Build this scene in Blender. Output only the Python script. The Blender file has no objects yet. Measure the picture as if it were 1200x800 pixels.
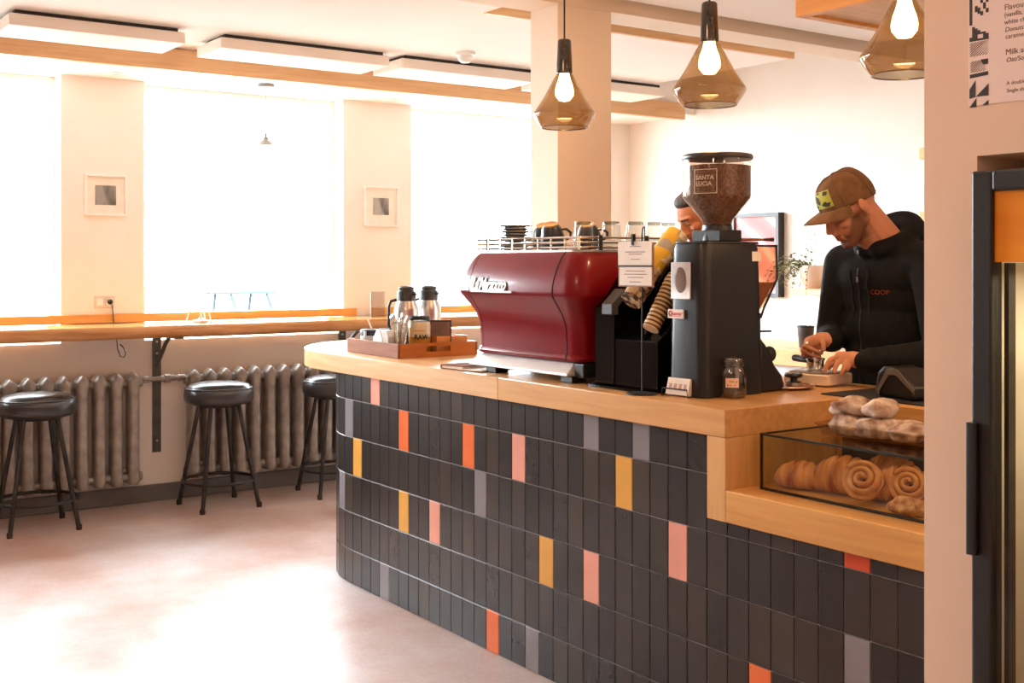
import bpy, bmesh, math, random
from mathutils import Vector, Matrix, Euler
from mathutils.bvhtree import BVHTree
random.seed(7)
PI = math.pi
scene = bpy.context.scene
COL = scene.collection

# ------------------------------------------------------------------ camera, world, lights, exposure
cam_d = bpy.data.cameras.new('camera')
cam = bpy.data.objects.new('camera', cam_d); COL.objects.link(cam)
cam.location = (0, 0, 1.42)
cam.rotation_euler = (PI/2, 0, math.atan2(1365, 960))
cam_d.sensor_width = 36; cam_d.lens = 36*1365/1200; cam_d.shift_y = -92/1200
cam_d.clip_start = 0.05; cam_d.clip_end = 200
scene.camera = cam

scene.view_settings.view_transform = 'Standard'
scene.view_settings.look = 'None'
scene.view_settings.exposure = 0.0
scene.view_settings.gamma = 1.0
scene.view_settings.use_curve_mapping = False
scene.cycles.use_denoising = True
scene.cycles.max_bounces = 10
scene.cycles.diffuse_bounces = 5
scene.cycles.transparent_max_bounces = 24
scene.cycles.sample_clamp_indirect = 6
scene.cycles.caustics_reflective = False
scene.cycles.caustics_refractive = False

SKY = 38.0
world = bpy.data.worlds.new('overcast_sky'); scene.world = world
world.use_nodes = True
bg = world.node_tree.nodes['Background']
bg.inputs['Color'].default_value = (0.88, 0.95, 1.0, 1); bg.inputs['Strength'].default_value = SKY

def light(name, kind, loc, energy, color, size=0.1, rot=(0, 0, 0), size_y=None, portal=False):
    d = bpy.data.lights.new(name, kind); o = bpy.data.objects.new(name, d); COL.objects.link(o)
    o.location = loc; o.rotation_euler = rot; d.energy = energy; d.color = color
    if kind == 'AREA':
        d.size = size
        if size_y: d.shape = 'RECTANGLE'; d.size_y = size_y
        if portal: d.cycles.is_portal = True
    else:
        d.shadow_soft_size = size
    return o
# windows of the left wall: (y0, y1)
WIN = [(-0.1, 1.72), (2.2, 3.51), (4.03, 5.35)]
WZ0, WZ1 = 0.96, 2.5
for y0, y1 in WIN:
    light('window_portal', 'AREA', (-7.16, (y0+y1)/2, (WZ0+WZ1)/2), 1, (1, 1, 1), y1-y0, (0, -PI/2, 0), WZ1-WZ0, True).scale = (1, 1, 1)
WARM = (1.0, 0.63, 0.38)
for p, e in [((-2.2, 0.9, 2.5), 18), ((-0.6, -0.6, 2.5), 32), ((1.0, 1.2, 2.5), 18), ((-1.0, -2.4, 2.5), 10), ((-0.9, 3.6, 2.22), 18)]:
    light('ceiling_lamp', 'POINT', p, e, WARM, 0.12)

# ------------------------------------------------------------------ material helpers
def lin(c):
    return tuple(((v/255)/12.92 if v/255 <= 0.04045 else ((v/255+0.055)/1.055)**2.4) for v in c) + (1,)
def newmat(name):
    m = bpy.data.materials.new(name); m.use_nodes = True
    nt = m.node_tree; nt.nodes.clear()
    out = nt.nodes.new('ShaderNodeOutputMaterial')
    return m, nt, out
def link(nt, a, b): nt.links.new(a, b)
def coords(nt, scale=(1, 1, 1), rot=(0, 0, 0)):
    tc = nt.nodes.new('ShaderNodeTexCoord'); mp = nt.nodes.new('ShaderNodeMapping')
    mp.inputs['Scale'].default_value = scale; mp.inputs['Rotation'].default_value = rot
    link(nt, tc.outputs['Object'], mp.inputs['Vector']); return mp.outputs['Vector']
def pm(name, c1, c2=None, scale=8, rough=0.5, metal=0.0, bump=0.0, bscale=None, stretch=(1, 1, 1), spec=0.5, coat=0.0, detail=4, lo=0.3, hi=0.7, rough2=None):
    """noise mottled surface"""
    m, nt, out = newmat(name)
    b = nt.nodes.new('ShaderNodeBsdfPrincipled')
    v = coords(nt, stretch)
    n = nt.nodes.new('ShaderNodeTexNoise'); n.inputs['Scale'].default_value = scale; n.inputs['Detail'].default_value = detail
    link(nt, v, n.inputs['Vector'])
    r = nt.nodes.new('ShaderNodeValToRGB')
    r.color_ramp.elements[0].position = lo; r.color_ramp.elements[1].position = hi
    c2 = c2 or tuple(min(255, x*1.05+2) for x in c1)
    r.color_ramp.elements[0].color = lin(c1); r.color_ramp.elements[1].color = lin(c2)
    link(nt, n.outputs['Fac'], r.inputs['Fac']); link(nt, r.outputs['Color'], b.inputs['Base Color'])
    b.inputs['Roughness'].default_value = rough; b.inputs['Metallic'].default_value = metal
    b.inputs['Specular IOR Level'].default_value = spec; b.inputs['Coat Weight'].default_value = coat
    b.inputs['Coat Roughness'].default_value = 0.05
    if rough2 is not None:
        mr = nt.nodes.new('ShaderNodeMapRange'); mr.inputs['To Min'].default_value = rough; mr.inputs['To Max'].default_value = rough2
        link(nt, n.outputs['Fac'], mr.inputs['Value']); link(nt, mr.outputs['Result'], b.inputs['Roughness'])
    if bump:
        n2 = nt.nodes.new('ShaderNodeTexNoise'); n2.inputs['Scale'].default_value = bscale or scale*4; n2.inputs['Detail'].default_value = 3
        link(nt, v, n2.inputs['Vector'])
        bp = nt.nodes.new('ShaderNodeBump'); bp.inputs['Strength'].default_value = bump; bp.inputs['Distance'].default_value = 0.005
        link(nt, n2.outputs['Fac'], bp.inputs['Height']); link(nt, bp.outputs['Normal'], b.inputs['Normal'])
    link(nt, b.outputs['BSDF'], out.inputs['Surface'])
    return m
def wood(name, c1, c2, axis='X', rough=0.4, ring=9, dist=5.0):
    """long grain along axis"""
    m, nt, out = newmat(name)
    b = nt.nodes.new('ShaderNodeBsdfPrincipled')
    st = {'X': (0.35, 5, 5), 'Y': (5, 0.35, 5), 'Z': (5, 5, 0.35)}[axis]
    v = coords(nt, st)
    n = nt.nodes.new('ShaderNodeTexNoise'); n.inputs['Scale'].default_value = ring; n.inputs['Detail'].default_value = 6; n.inputs['Distortion'].default_value = 0.6
    link(nt, v, n.inputs['Vector'])
    v2 = coords(nt, tuple(s*0.32 for s in st))
    n2 = nt.nodes.new('ShaderNodeTexNoise'); n2.inputs['Scale'].default_value = dist; n2.inputs['Detail'].default_value = 2
    link(nt, v2, n2.inputs['Vector'])
    mx = nt.nodes.new('ShaderNodeMath'); mx.operation = 'ADD'
    mh = nt.nodes.new('ShaderNodeMath'); mh.operation = 'MULTIPLY'; mh.inputs[1].default_value = 0.5
    link(nt, n2.outputs['Fac'], mx.inputs[0]); link(nt, n.outputs['Fac'], mx.inputs[1]); link(nt, mx.outputs[0], mh.inputs[0])
    r = nt.nodes.new('ShaderNodeValToRGB')
    r.color_ramp.elements[0].position = 0.36; r.color_ramp.elements[1].position = 0.62
    r.color_ramp.elements[0].color = lin(c1); r.color_ramp.elements[1].color = lin(c2)
    link(nt, mh.outputs[0], r.inputs['Fac']); link(nt, r.outputs['Color'], b.inputs['Base Color'])
    b.inputs['Roughness'].default_value = rough
    bp = nt.nodes.new('ShaderNodeBump'); bp.inputs['Strength'].default_value = 0.08; bp.inputs['Distance'].default_value = 0.002
    link(nt, n.outputs['Fac'], bp.inputs['Height']); link(nt, bp.outputs['Normal'], b.inputs['Normal'])
    link(nt, b.outputs['BSDF'], out.inputs['Surface'])
    return m
def glassy(name, tint, tint2=None, gloss=0.0, rough=0.02, ior=1.45, gscale=6, haze=0.0, hazec=(120, 84, 46)):
    """thin clear sheet: tinted see-through plus a fresnel reflection"""
    m, nt, out = newmat(name)
    t = nt.nodes.new('ShaderNodeBsdfTransparent'); g = nt.nodes.new('ShaderNodeBsdfGlossy'); mx = nt.nodes.new('ShaderNodeMixShader')
    n = nt.nodes.new('ShaderNodeTexNoise'); n.inputs['Scale'].default_value = gscale
    link(nt, coords(nt), n.inputs['Vector'])
    r = nt.nodes.new('ShaderNodeValToRGB'); r.color_ramp.elements[0].color = lin(tint); r.color_ramp.elements[1].color = lin(tint2 or tint)
    link(nt, n.outputs['Fac'], r.inputs['Fac']); link(nt, r.outputs['Color'], t.inputs['Color'])
    g.inputs['Roughness'].default_value = rough
    f = nt.nodes.new('ShaderNodeLayerWeight')
    pw = nt.nodes.new('ShaderNodeMath'); pw.operation = 'POWER'; pw.inputs[1].default_value = 4.0
    link(nt, f.outputs['Facing'], pw.inputs[0])
    ad = nt.nodes.new('ShaderNodeMath'); ad.operation = 'MULTIPLY_ADD'; ad.inputs[1].default_value = 0.7; ad.inputs[2].default_value = 0.02+gloss*.5; ad.use_clamp = True
    link(nt, pw.outputs[0], ad.inputs[0]); link(nt, ad.outputs[0], mx.inputs['Fac'])
    body = t.outputs['BSDF']
    if haze:
        tl = nt.nodes.new('ShaderNodeBsdfTranslucent'); tl.inputs['Color'].default_value = lin(hazec); mh = nt.nodes.new('ShaderNodeMixShader'); mh.inputs['Fac'].default_value = haze
        link(nt, body, mh.inputs[1]); link(nt, tl.outputs['BSDF'], mh.inputs[2]); body = mh.outputs['Shader']
    link(nt, body, mx.inputs[1]); link(nt, g.outputs['BSDF'], mx.inputs[2]); link(nt, mx.outputs['Shader'], out.inputs['Surface'])
    return m
def emit(name, color, strength):
    m, nt, out = newmat(name)
    e = nt.nodes.new('ShaderNodeEmission'); e.inputs['Strength'].default_value = strength
    n = nt.nodes.new('ShaderNodeTexNoise'); n.inputs['Scale'].default_value = 3
    r = nt.nodes.new('ShaderNodeValToRGB'); r.color_ramp.elements[0].color = lin(color); r.color_ramp.elements[1].color = lin(color)
    link(nt, coords(nt), n.inputs['Vector']); link(nt, n.outputs['Fac'], r.inputs['Fac']); link(nt, r.outputs['Color'], e.inputs['Color'])
    link(nt, e.outputs['Emission'], out.inputs['Surface'])
    return m
def attr_mat(name, rough=0.5, bump=0.0, bscale=60, spec=0.5, sss=0.0, nscale=30, namt=0.06, coat=0.0):
    """colour read from the mesh's own colour attribute (tile glaze, skin), with a little mottling"""
    m, nt, out = newmat(name)
    b = nt.nodes.new('ShaderNodeBsdfPrincipled')
    a = nt.nodes.new('ShaderNodeAttribute'); a.attribute_name = 'tint'
    v = coords(nt); n = nt.nodes.new('ShaderNodeTexNoise'); n.inputs['Scale'].default_value = nscale; n.inputs['Detail'].default_value = 4
    link(nt, v, n.inputs['Vector'])
    mr = nt.nodes.new('ShaderNodeMapRange'); mr.inputs['To Min'].default_value = 1-namt*2.5; mr.inputs['To Max'].default_value = 1+namt*2.5
    link(nt, n.outputs['Fac'], mr.inputs['Value'])
    mx = nt.nodes.new('ShaderNodeVectorMath'); mx.operation = 'SCALE'
    link(nt, a.outputs['Color'], mx.inputs[0]); link(nt, mr.outputs['Result'], mx.inputs['Scale']); link(nt, mx.outputs['Vector'], b.inputs['Base Color'])
    b.inputs['Roughness'].default_value = rough; b.inputs['Specular IOR Level'].default_value = spec; b.inputs['Coat Weight'].default_value = coat
    if sss:
        b.inputs['Subsurface Weight'].default_value = sss; b.inputs['Subsurface Radius'].default_value = (0.012, 0.005, 0.003)
        b.inputs['Subsurface Scale'].default_value = 0.5
    if bump:
        n2 = nt.nodes.new('ShaderNodeTexNoise'); n2.inputs['Scale'].default_value = bscale
        link(nt, v, n2.inputs['Vector'])
        bp = nt.nodes.new('ShaderNodeBump'); bp.inputs['Strength'].default_value = bump; bp.inputs['Distance'].default_value = 0.003
        link(nt, n2.outputs['Fac'], bp.inputs['Height']); link(nt, bp.outputs['Normal'], b.inputs['Normal'])
    link(nt, b.outputs['BSDF'], out.inputs['Surface'])
    return m

MT = dict(
    wall=pm('cream wall paint', (240, 232, 224), (245, 238, 231), 3, 0.7, bump=0.03, bscale=90),
    wall_right=pm('warm wall paint', (226, 198, 174), (230, 203, 180), 3, 0.75, bump=0.03, bscale=90),
    far_wall=pm('tan wall paint', (196, 172, 154), (202, 178, 160), 3, 0.7),
    beam=pm('painted plaster', (238, 222, 204), (241, 227, 210), 3, 0.75),
    ceiling=pm('white ceiling paint', (247, 243, 238), (250, 247, 243), 2, 0.8),
    floor=None,
    base=pm('grey painted baseboard', (96, 92, 90), (112, 107, 104), 5, 0.5),
    light_wood=wood('pale ash worktop', (206, 156, 100), (226, 184, 132), 'X', 0.33),
    light_wood_z=wood('pale ash post', (198, 146, 84), (220, 172, 112), 'Z', 0.35),
    light_wood_y=wood('pale ash board', (206, 158, 102), (228, 186, 132), 'Y', 0.35),
    beam_wood=wood('fir trim board', (198, 148, 100), (222, 178, 130), 'Y', 0.5),
    bar_wood=wood('live edge slab', (158, 104, 58), (206, 150, 96), 'Y', 0.13, 7),
    sill_wood=wood('orange stained sill', (206, 140, 66), (226, 164, 86), 'Y', 0.4),
    ply=wood('plywood soffit', (206, 168, 124), (222, 188, 146), 'Y', 0.55),
    amber_wood=wood('amber fascia', (196, 132, 60), (216, 156, 80), 'X', 0.45),
    fridge_wood=wood('amber wood print', (214, 128, 26), (232, 150, 40), 'X', 0.35, 5, 3),
    tray_wood=wood('walnut tray', (118, 66, 30), (152, 90, 44), 'X', 0.35),
    box_wood=wood('small wooden box', (196, 128, 64), (214, 150, 84), 'X', 0.45),
    steel=pm('brushed steel', (190, 186, 182), (206, 203, 200), 40, 0.28, 1.0, stretch=(0.2, 4, 4)),
    chrome=pm('chrome', (225, 222, 218), (235, 232, 228), 10, 0.1, 1.0),
    darksteel=pm('dark steel', (52, 50, 49), (70, 67, 65), 14, 0.42, 0.8),
    black=pm('black plastic', (20, 20, 21), (28, 28, 29), 20, 0.38),
    matte=pm('matte black', (24, 24, 25), (32, 31, 31), 20, 0.6),
    acrylic=pm('black acrylic', (7, 7, 8), (10, 10, 11), 6, 0.1, spec=0.22),
    grinder=pm('black powder coat', (20, 20, 21), (27, 26, 26), 60, 0.36, bump=0.05, bscale=300),
    red=pm('deep red enamel', (112, 6, 18), (126, 9, 22), 5, 0.3, 0.0, spec=0.16, coat=0.2),
    radiator=pm('pewter radiator paint', (150, 142, 134), (178, 170, 162), 22, 0.4, 0.45, bump=0.25, bscale=70),
    leather=pm('black vinyl', (26, 27, 30), (38, 39, 42), 30, 0.34, spec=0.7, coat=0.3, bump=0.06, bscale=160),
    rubber=pm('rubber', (44, 34, 28), (60, 46, 38), 20, 0.8),
    white=pm('white enamel', (238, 236, 232), (245, 243, 240), 6, 0.3),
    panel=pm('white radiant panel', (238, 226, 214), (244, 234, 224), 4, 0.6),
    paper=pm('white card', (240, 228, 214), (246, 236, 224), 20, 0.7),
    ink=pm('black ink', (38, 32, 30), (46, 40, 38), 30, 0.6),
    greyink=pm('grey ink', (120, 108, 102), (136, 124, 118), 30, 0.6),
    ceramic=pm('charcoal stoneware', (44, 48, 54), (62, 66, 70), 14, 0.3),
    clay=pm('raw clay foot', (190, 152, 104), (206, 170, 122), 30, 0.7),
    glass=glassy('clear glass', (240, 242, 240), (248, 248, 246), 0.02),
    pane=glassy('window glass', (250, 252, 252), (253, 254, 254), 0.0),
    case_glass=glassy('display glass', (246, 248, 244), (250, 251, 248), 0.02),
    smoke=glassy('smoked lamp glass', (166, 148, 128), (190, 172, 150), 0.06, 0.04, 1.5, haze=0.08, hazec=(110, 86, 60)),
    hopper=glassy('smoky hopper plastic', (222, 206, 192), (232, 218, 204), 0.06, 0.06, 1.5),
    clearplastic=glassy('clear plastic', (226, 214, 196), (238, 228, 214), 0.05, 0.12, 1.4, 40),
    bulb=emit('lit filament bulb', (255, 222, 160), 30),
    beans=pm('coffee beans', (92, 68, 54), (150, 122, 102), 120, 0.45, bump=1.0, bscale=140),
    honey=pm('raw honey', (198, 130, 30), (226, 164, 60), 12, 0.25),
    sugar=pm('cane sugar', (226, 198, 150), (238, 214, 172), 120, 0.7),
    pink=None,
)
# floor: polished concrete with ruddy wear
def floor_mat():
    m, nt, out = newmat('polished concrete')
    b = nt.nodes.new('ShaderNodeBsdfPrincipled')
    v = coords(nt)
    n = nt.nodes.new('ShaderNodeTexNoise'); n.inputs['Scale'].default_value = 0.9; n.inputs['Detail'].default_value = 8; n.inputs['Roughness'].default_value = 0.65
    link(nt, v, n.inputs['Vector'])
    r = nt.nodes.new('ShaderNodeValToRGB')
    e = r.color_ramp.elements
    e[0].position = 0.34; e[0].color = lin((166, 122, 102)); e[1].position = 0.62; e[1].color = lin((200, 188, 186))
    e.new(0.46).color = lin((184, 154, 142))
    link(nt, n.outputs['Fac'], r.inputs['Fac'])
    n3 = nt.nodes.new('ShaderNodeTexNoise'); n3.inputs['Scale'].default_value = 60; n3.inputs['Detail'].default_value = 3
    link(nt, v, n3.inputs['Vector'])
    mx = nt.nodes.new('ShaderNodeMix'); mx.data_type = 'RGBA'; mx.blend_type = 'MULTIPLY'; mx.inputs['Factor'].default_value = 0.35
    link(nt, r.outputs['Color'], mx.inputs['A']); 
    r3 = nt.nodes.new('ShaderNodeValToRGB'); r3.color_ramp.elements[0].position = 0.3; r3.color_ramp.elements[0].color = (0.7, 0.66, 0.63, 1); r3.color_ramp.elements[1].position = 0.6
    link(nt, n3.outputs['Fac'], r3.inputs['Fac']); link(nt, r3.outputs['Color'], mx.inputs['B'])
    link(nt, mx.outputs['Result'], b.inputs['Base Color'])
    mr = nt.nodes.new('ShaderNodeMapRange'); mr.inputs['To Min'].default_value = 0.24; mr.inputs['To Max'].default_value = 0.44
    link(nt, n.outputs['Fac'], mr.inputs['Value']); link(nt, mr.outputs['Result'], b.inputs['Roughness'])
    link(nt, b.outputs['BSDF'], out.inputs['Surface'])
    return m
MT['floor'] = floor_mat()
def pink_art():
    m, nt, out = newmat('pink poster print')
    b = nt.nodes.new('ShaderNodeBsdfPrincipled'); b.inputs['Roughness'].default_value = 0.5
    v = coords(nt, (1.6, 1, 2.4), (0, 0.7, 0))
    w = nt.nodes.new('ShaderNodeTexWave'); w.inputs['Scale'].default_value = 0.9; w.inputs['Distortion'].default_value = 2.5; w.inputs['Detail'].default_value = 1; w.bands_direction = 'X'
    link(nt, v, w.inputs['Vector'])
    r = nt.nodes.new('ShaderNodeValToRGB'); e = r.color_ramp.elements
    e[0].position = 0.0; e[0].color = lin((196, 92, 92)); e[1].position = 1.0; e[1].color = lin((226, 170, 166)); e.new(0.72).color = lin((204, 110, 108))
    link(nt, w.outputs['Fac'], r.inputs['Fac']); link(nt, r.outputs['Color'], b.inputs['Base Color']); link(nt, b.outputs['BSDF'], out.inputs['Surface'])
    return m
MT['pink'] = pink_art()

# ------------------------------------------------------------------ mesh builder
class B:
    def __init__(s): s.bm = bmesh.new(); s.mi = 0
    def face(s, vs):
        try:
            f = s.bm.faces.new(vs); f.material_index = s.mi; return f
        except ValueError: return None
    def box(s, x0, y0, z0, x1, y1, z1, M=None):
        P = [(x0, y0, z0), (x1, y0, z0), (x1, y1, z0), (x0, y1, z0), (x0, y0, z1), (x1, y0, z1), (x1, y1, z1), (x0, y1, z1)]
        v = [s.bm.verts.new(M @ Vector(p) if M else p) for p in P]
        for q in ((3, 2, 1, 0), (4, 5, 6, 7), (0, 1, 5, 4), (1, 2, 6, 5), (2, 3, 7, 6), (3, 0, 4, 7)): s.face([v[i] for i in q])
        return s
    def loft(s, rings, cap0=True, cap1=True, closed=True):
        R = [[s.bm.verts.new(p) for p in r] for r in rings]
        n = len(R[0])
        for a, b in zip(R, R[1:]):
            for i in range(n if closed else n-1):
                j = (i+1) % n; s.face([a[i], a[j], b[j], b[i]])
        if cap0: s.face(R[0][::-1])
        if cap1: s.face(R[-1])
        return s
    def lathe(s, prof, c=(0, 0, 0), seg=32, M=None, a0=0, a1=2*PI):
        M = M or Matrix.Identity(4); c = Vector(c); full = abs(a1-a0-2*PI) < 1e-6
        rings = []
        for r, z in prof:
            if r < 1e-6: rings.append([s.bm.verts.new(M @ (c+Vector((0, 0, z))))])
            else:
                k = seg if full else seg+1
                rings.append([s.bm.verts.new(M @ (c+Vector((r*math.cos(a0+(a1-a0)*i/seg), r*math.sin(a0+(a1-a0)*i/seg), z)))) for i in range(k)])
        for a, b in zip(rings, rings[1:]):
            n = max(len(a), len(b))
            for i in range(n if full else n-1):
                j = (i+1) % n
                if len(a) == 1 and len(b) == 1: continue
                if len(a) == 1: s.face([a[0], b[j], b[i]])
                elif len(b) == 1: s.face([a[i], a[j], b[0]])
                else: s.face([a[i], a[j], b[j], b[i]])
        return s
    def tube(s, pts, r, seg=10, cap=True, closed=False):
        pts = [Vector(p) for p in pts]; n = len(pts)
        rr = r if isinstance(r, (list, tuple)) else [r]*n
        rings = []; up = None
        for i, p in enumerate(pts):
            if closed: d = pts[(i+1) % n]-pts[i-1]
            else: d = (pts[min(i+1, n-1)]-pts[max(i-1, 0)])
            d.normalize()
            if up is None:
                up = Vector((0, 0, 1)) if abs(d.z) < 0.9 else Vector((1, 0, 0))
            x = d.cross(up).normalized(); up = x.cross(d).normalized()
            rings.append([p+rr[i]*(math.cos(2*PI*k/seg)*x+math.sin(2*PI*k/seg)*up) for k in range(seg)])
        if closed: rings.append(rings[0]); return s.loft(rings, False, False)
        return s.loft(rings, cap, cap)
    def prism(s, pts, z0, z1, M=None):
        M = M or Matrix.Identity(4)
        a = [s.bm.verts.new(M @ Vector((x, y, z0))) for x, y in pts]; b = [s.bm.verts.new(M @ Vector((x, y, z1))) for x, y in pts]
        n = len(pts)
        s.face(a[::-1]); s.face(b)
        for i in range(n): s.face([a[i], a[(i+1) % n], b[(i+1) % n], b[i]])
        return s
    def ell(s, c, r, R=None, u=20, v=12):
        M = Matrix.Translation(c) @ (R.to_4x4() if R else Matrix.Identity(4)) @ Matrix.Diagonal((*r, 1))
        bmesh.ops.create_uvsphere(s.bm, u_segments=u, v_segments=v, radius=1, matrix=M); return s
    def cap(s, p0, r0, p1, r1, seg=14):
        """tapered capsule"""
        p0 = Vector(p0); p1 = Vector(p1); d = p1-p0; L = d.length
        q = Vector((0, 0, 1)).rotation_difference(d.normalized()).to_matrix().to_4x4()
        prof = [(0, -r0)]+[(r0*math.cos(a), r0*math.sin(a)) for a in [-PI/2+PI/2*k/5 for k in range(1, 6)]]
        prof += [(r1*math.cos(a), L+r1*math.sin(a)) for a in [PI/2*k/5 for k in range(0, 5)]]+[(0, L+r1)]
        return s.lathe(prof, seg=seg, M=Matrix.Translation(p0) @ q)
    def text(s, txt, size, M, ext=0.0006, bold=0.0, shear=0.0, space=1.0):
        cu = bpy.data.curves.new('lettering', 'FONT'); cu.body = txt; cu.size = size; cu.extrude = ext; cu.offset = bold; cu.shear = shear; cu.resolution_u = 3; cu.space_character = space
        o = bpy.data.objects.new('lettering', cu); COL.objects.link(o)
        me = bpy.data.meshes.new_from_object(o.evaluated_get(bpy.context.evaluated_depsgraph_get()))
        me.transform(M); s.bm.from_mesh(me)
        bpy.data.objects.remove(o); bpy.data.meshes.remove(me); return s
def mesh(name, b, mats, parent=None, smooth=40, bevel=0.0, bseg=2, loc=None, subsurf=0):
    bmesh.ops.recalc_face_normals(b.bm, faces=b.bm.faces)
    me = bpy.data.meshes.new(name); b.bm.to_mesh(me); b.bm.free()
    for m in (mats if isinstance(mats, (list, tuple)) else [mats]): me.materials.append(m)
    if smooth:
        me.polygons.foreach_set('use_smooth', [True]*len(me.polygons)); me.set_sharp_from_angle(angle=math.radians(smooth))
    o = bpy.data.objects.new(name, me); COL.objects.link(o)
    if parent: o.parent = parent
    if loc: o.location = loc
    if bevel:
        md = o.modifiers.new('bevel', 'BEVEL'); md.width = bevel; md.segments = bseg; md.limit_method = 'ANGLE'; md.angle_limit = math.radians(35)
        md.harden_normals = False
    if subsurf:
        md = o.modifiers.new('subsurf', 'SUBSURF'); md.levels = subsurf; md.render_levels = subsurf
    return o
def tag(o, label=None, cat=None, group=None, kind=None):
    if label: o['label'] = label
    if cat: o['category'] = cat
    if group: o['group'] = group
    if kind: o['kind'] = kind
    return o
def thing(name, label, cat, loc=(0, 0, 0), rz=0, group=None):
    o = bpy.data.objects.new(name, None); COL.objects.link(o); o.empty_display_size = 0.1
    o.location = loc; o.rotation_euler = (0, 0, rz)
    return tag(o, label, cat, group)
def struct(name, b, m, **k): return tag(mesh(name, b, m, **k), kind='structure')
def dup(root, loc, rz, label, group=None):
    def cp(o, par):
        c = o.copy(); COL.objects.link(c)
        if par: c.parent = par
        for ch in o.children: cp(ch, c)
        return c
    r = cp(root, None); r.location = loc; r.rotation_euler = (0, 0, rz); r['label'] = label
    if group: r['group'] = group
    return r
def rrect(x0, y0, x1, y1, r, n=5):
    P = []
    for cx, cy, a in ((x1-r, y0+r, -PI/2), (x1-r, y1-r, 0), (x0+r, y1-r, PI/2), (x0+r, y0+r, PI)):
        for i in range(n+1): P.append((cx+r*math.cos(a+PI/2*i/n), cy+r*math.sin(a+PI/2*i/n)))
    return P
def T(x, y, z, rx=0, ry=0, rz=0): return Matrix.Translation((x, y, z)) @ Euler((rx, ry, rz)).to_matrix().to_4x4()
def remeshed(name, b, voxel, smooth_iter, mats, parent=None, tint=None):
    bmesh.ops.recalc_face_normals(b.bm, faces=b.bm.faces)
    me = bpy.data.meshes.new(name); b.bm.to_mesh(me); b.bm.free()
    o = bpy.data.objects.new(name, me); COL.objects.link(o)
    md = o.modifiers.new('union', 'REMESH'); md.mode = 'VOXEL'; md.voxel_size = voxel; md.use_smooth_shade = True
    if smooth_iter:
        sm = o.modifiers.new('soft', 'SMOOTH'); sm.factor = 0.5; sm.iterations = smooth_iter
    dg = bpy.context.evaluated_depsgraph_get(); dg.update()
    m2 = bpy.data.meshes.new_from_object(o.evaluated_get(dg)); m2.name = name
    o.modifiers.clear(); o.data = m2; bpy.data.meshes.remove(me)
    m2.materials.clear()
    for m in (mats if isinstance(mats, (list, tuple)) else [mats]): m2.materials.append(m)
    m2.polygons.foreach_set('use_smooth', [True]*len(m2.polygons))
    if tint:
        ca = m2.color_attributes.new('tint', 'FLOAT_COLOR', 'POINT')
        for i, v in enumerate(m2.vertices): ca.data[i].color = tint(v.co)
    if parent: o.parent = parent
    return o

# ------------------------------------------------------------------ the room
XW = -6.93; CEIL = 2.575; XE = 3.0; YB = 6.0; YF = -4.0
struct('floor', B().box(-7.1, YF-.1, -0.1, XE, YB+.1, 0), MT['floor'], smooth=0)
tag(mesh('pavement', B().box(-60, -40, -0.22, -7.1, 60, -0.12), pm('concrete pavement', (150, 148, 145), (170, 168, 165), 2, 0.8), smooth=0), kind='structure')
b = B().box(-7.12, YF, 0, XW, YB, WZ0)
b.box(-7.12, YF, WZ1, XW, YB, 3.0)
ys = [YF]+[y for w in WIN for y in w]+[YB]
for i in range(0, len(ys), 2): b.box(-7.12, ys[i], WZ0, XW, ys[i+1], WZ1)
struct('wall_left', b, MT['wall'], smooth=0)
struct('wall_back', B().box(-7.12, YB, 0, XE, YB+.1, 3.0), MT['wall'], smooth=0)
struct('wall_front', B().box(-7.12, YF-.1, 0, XE, YF, 3.0), MT['far_wall'], smooth=0)
struct('wall_end', B().box(XE, YF, 0, XE+.1, YB, 3.0), MT['far_wall'], smooth=0)
# ceiling with a raised pocket behind the beam and a raised back strip
b = B().box(-6.21, YF, CEIL, -4.46, 5.08, 2.9).box(-4.46, YF, CEIL, -3.9, 2.99, 2.9).box(-3.9, YF, CEIL, XE, 5.08, 2.9)
b.box(-7.12, YF, 2.96, XE, YB, 3.05).box(-4.46, 2.99, 2.82, -3.9, 5.08, 2.9)
struct('ceiling', b, MT['ceiling'], smooth=0)
struct('ceiling_soffit', B().box(XW, YF, WZ1, -6.205, YB, 2.96), MT['ceiling'], smooth=0)
struct('trim_1', B().box(-6.204, YF, 2.455, -6.16, 5.86, 2.572), MT['beam_wood'], smooth=0)
struct('trim_2', B().box(-4.48, 2.99, CEIL-.005, -4.455, 5.08, 2.70), MT['beam_wood'], smooth=0)
struct('beam', B().box(-4.18, YF, 2.535, -3.98, YB, 2.96), MT['beam'], smooth=0)
struct('pillar', B().box(-4.18, 3.04, 0, -3.98, 3.34, 2.535), MT['beam'], smooth=0, bevel=.004)
b = B().box(-1.634, 2.3, 0, -1.5, 3.1, 2.9).box(-1.5, 2.3, 1.654, XE, 3.1, 2.9).box(-.72, 2.3, 0, XE, 3.1, 1.654).box(-1.5, 3.0, 0, -.72, 3.1, 1.654)
struct('wall_right', b, MT['wall_right'], smooth=0)
b = B().box(-2.83, 3.23, 2.3, -0.4, 3.27, CEIL-.001).box(-2.83, 3.2705, 2.3, -2.79, 4.6, CEIL-.001)
cb = thing('ceiling_canopy', 'wood lined bulkhead box under the ceiling, above the working barista', 'bulkhead', (0, 0, 0))
mesh('fascia_board', b, MT['amber_wood'], cb, smooth=0, bevel=.003)
mesh('plywood_soffit', B().box(-2.79, 3.27, 2.312, -0.4, 4.6, 2.33), MT['ply'], cb, smooth=0)
struct('baseboard_left', B().box(XW, YF, 0, XW+.022, YB, .1), MT['base'], smooth=0, bevel=.004)
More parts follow.
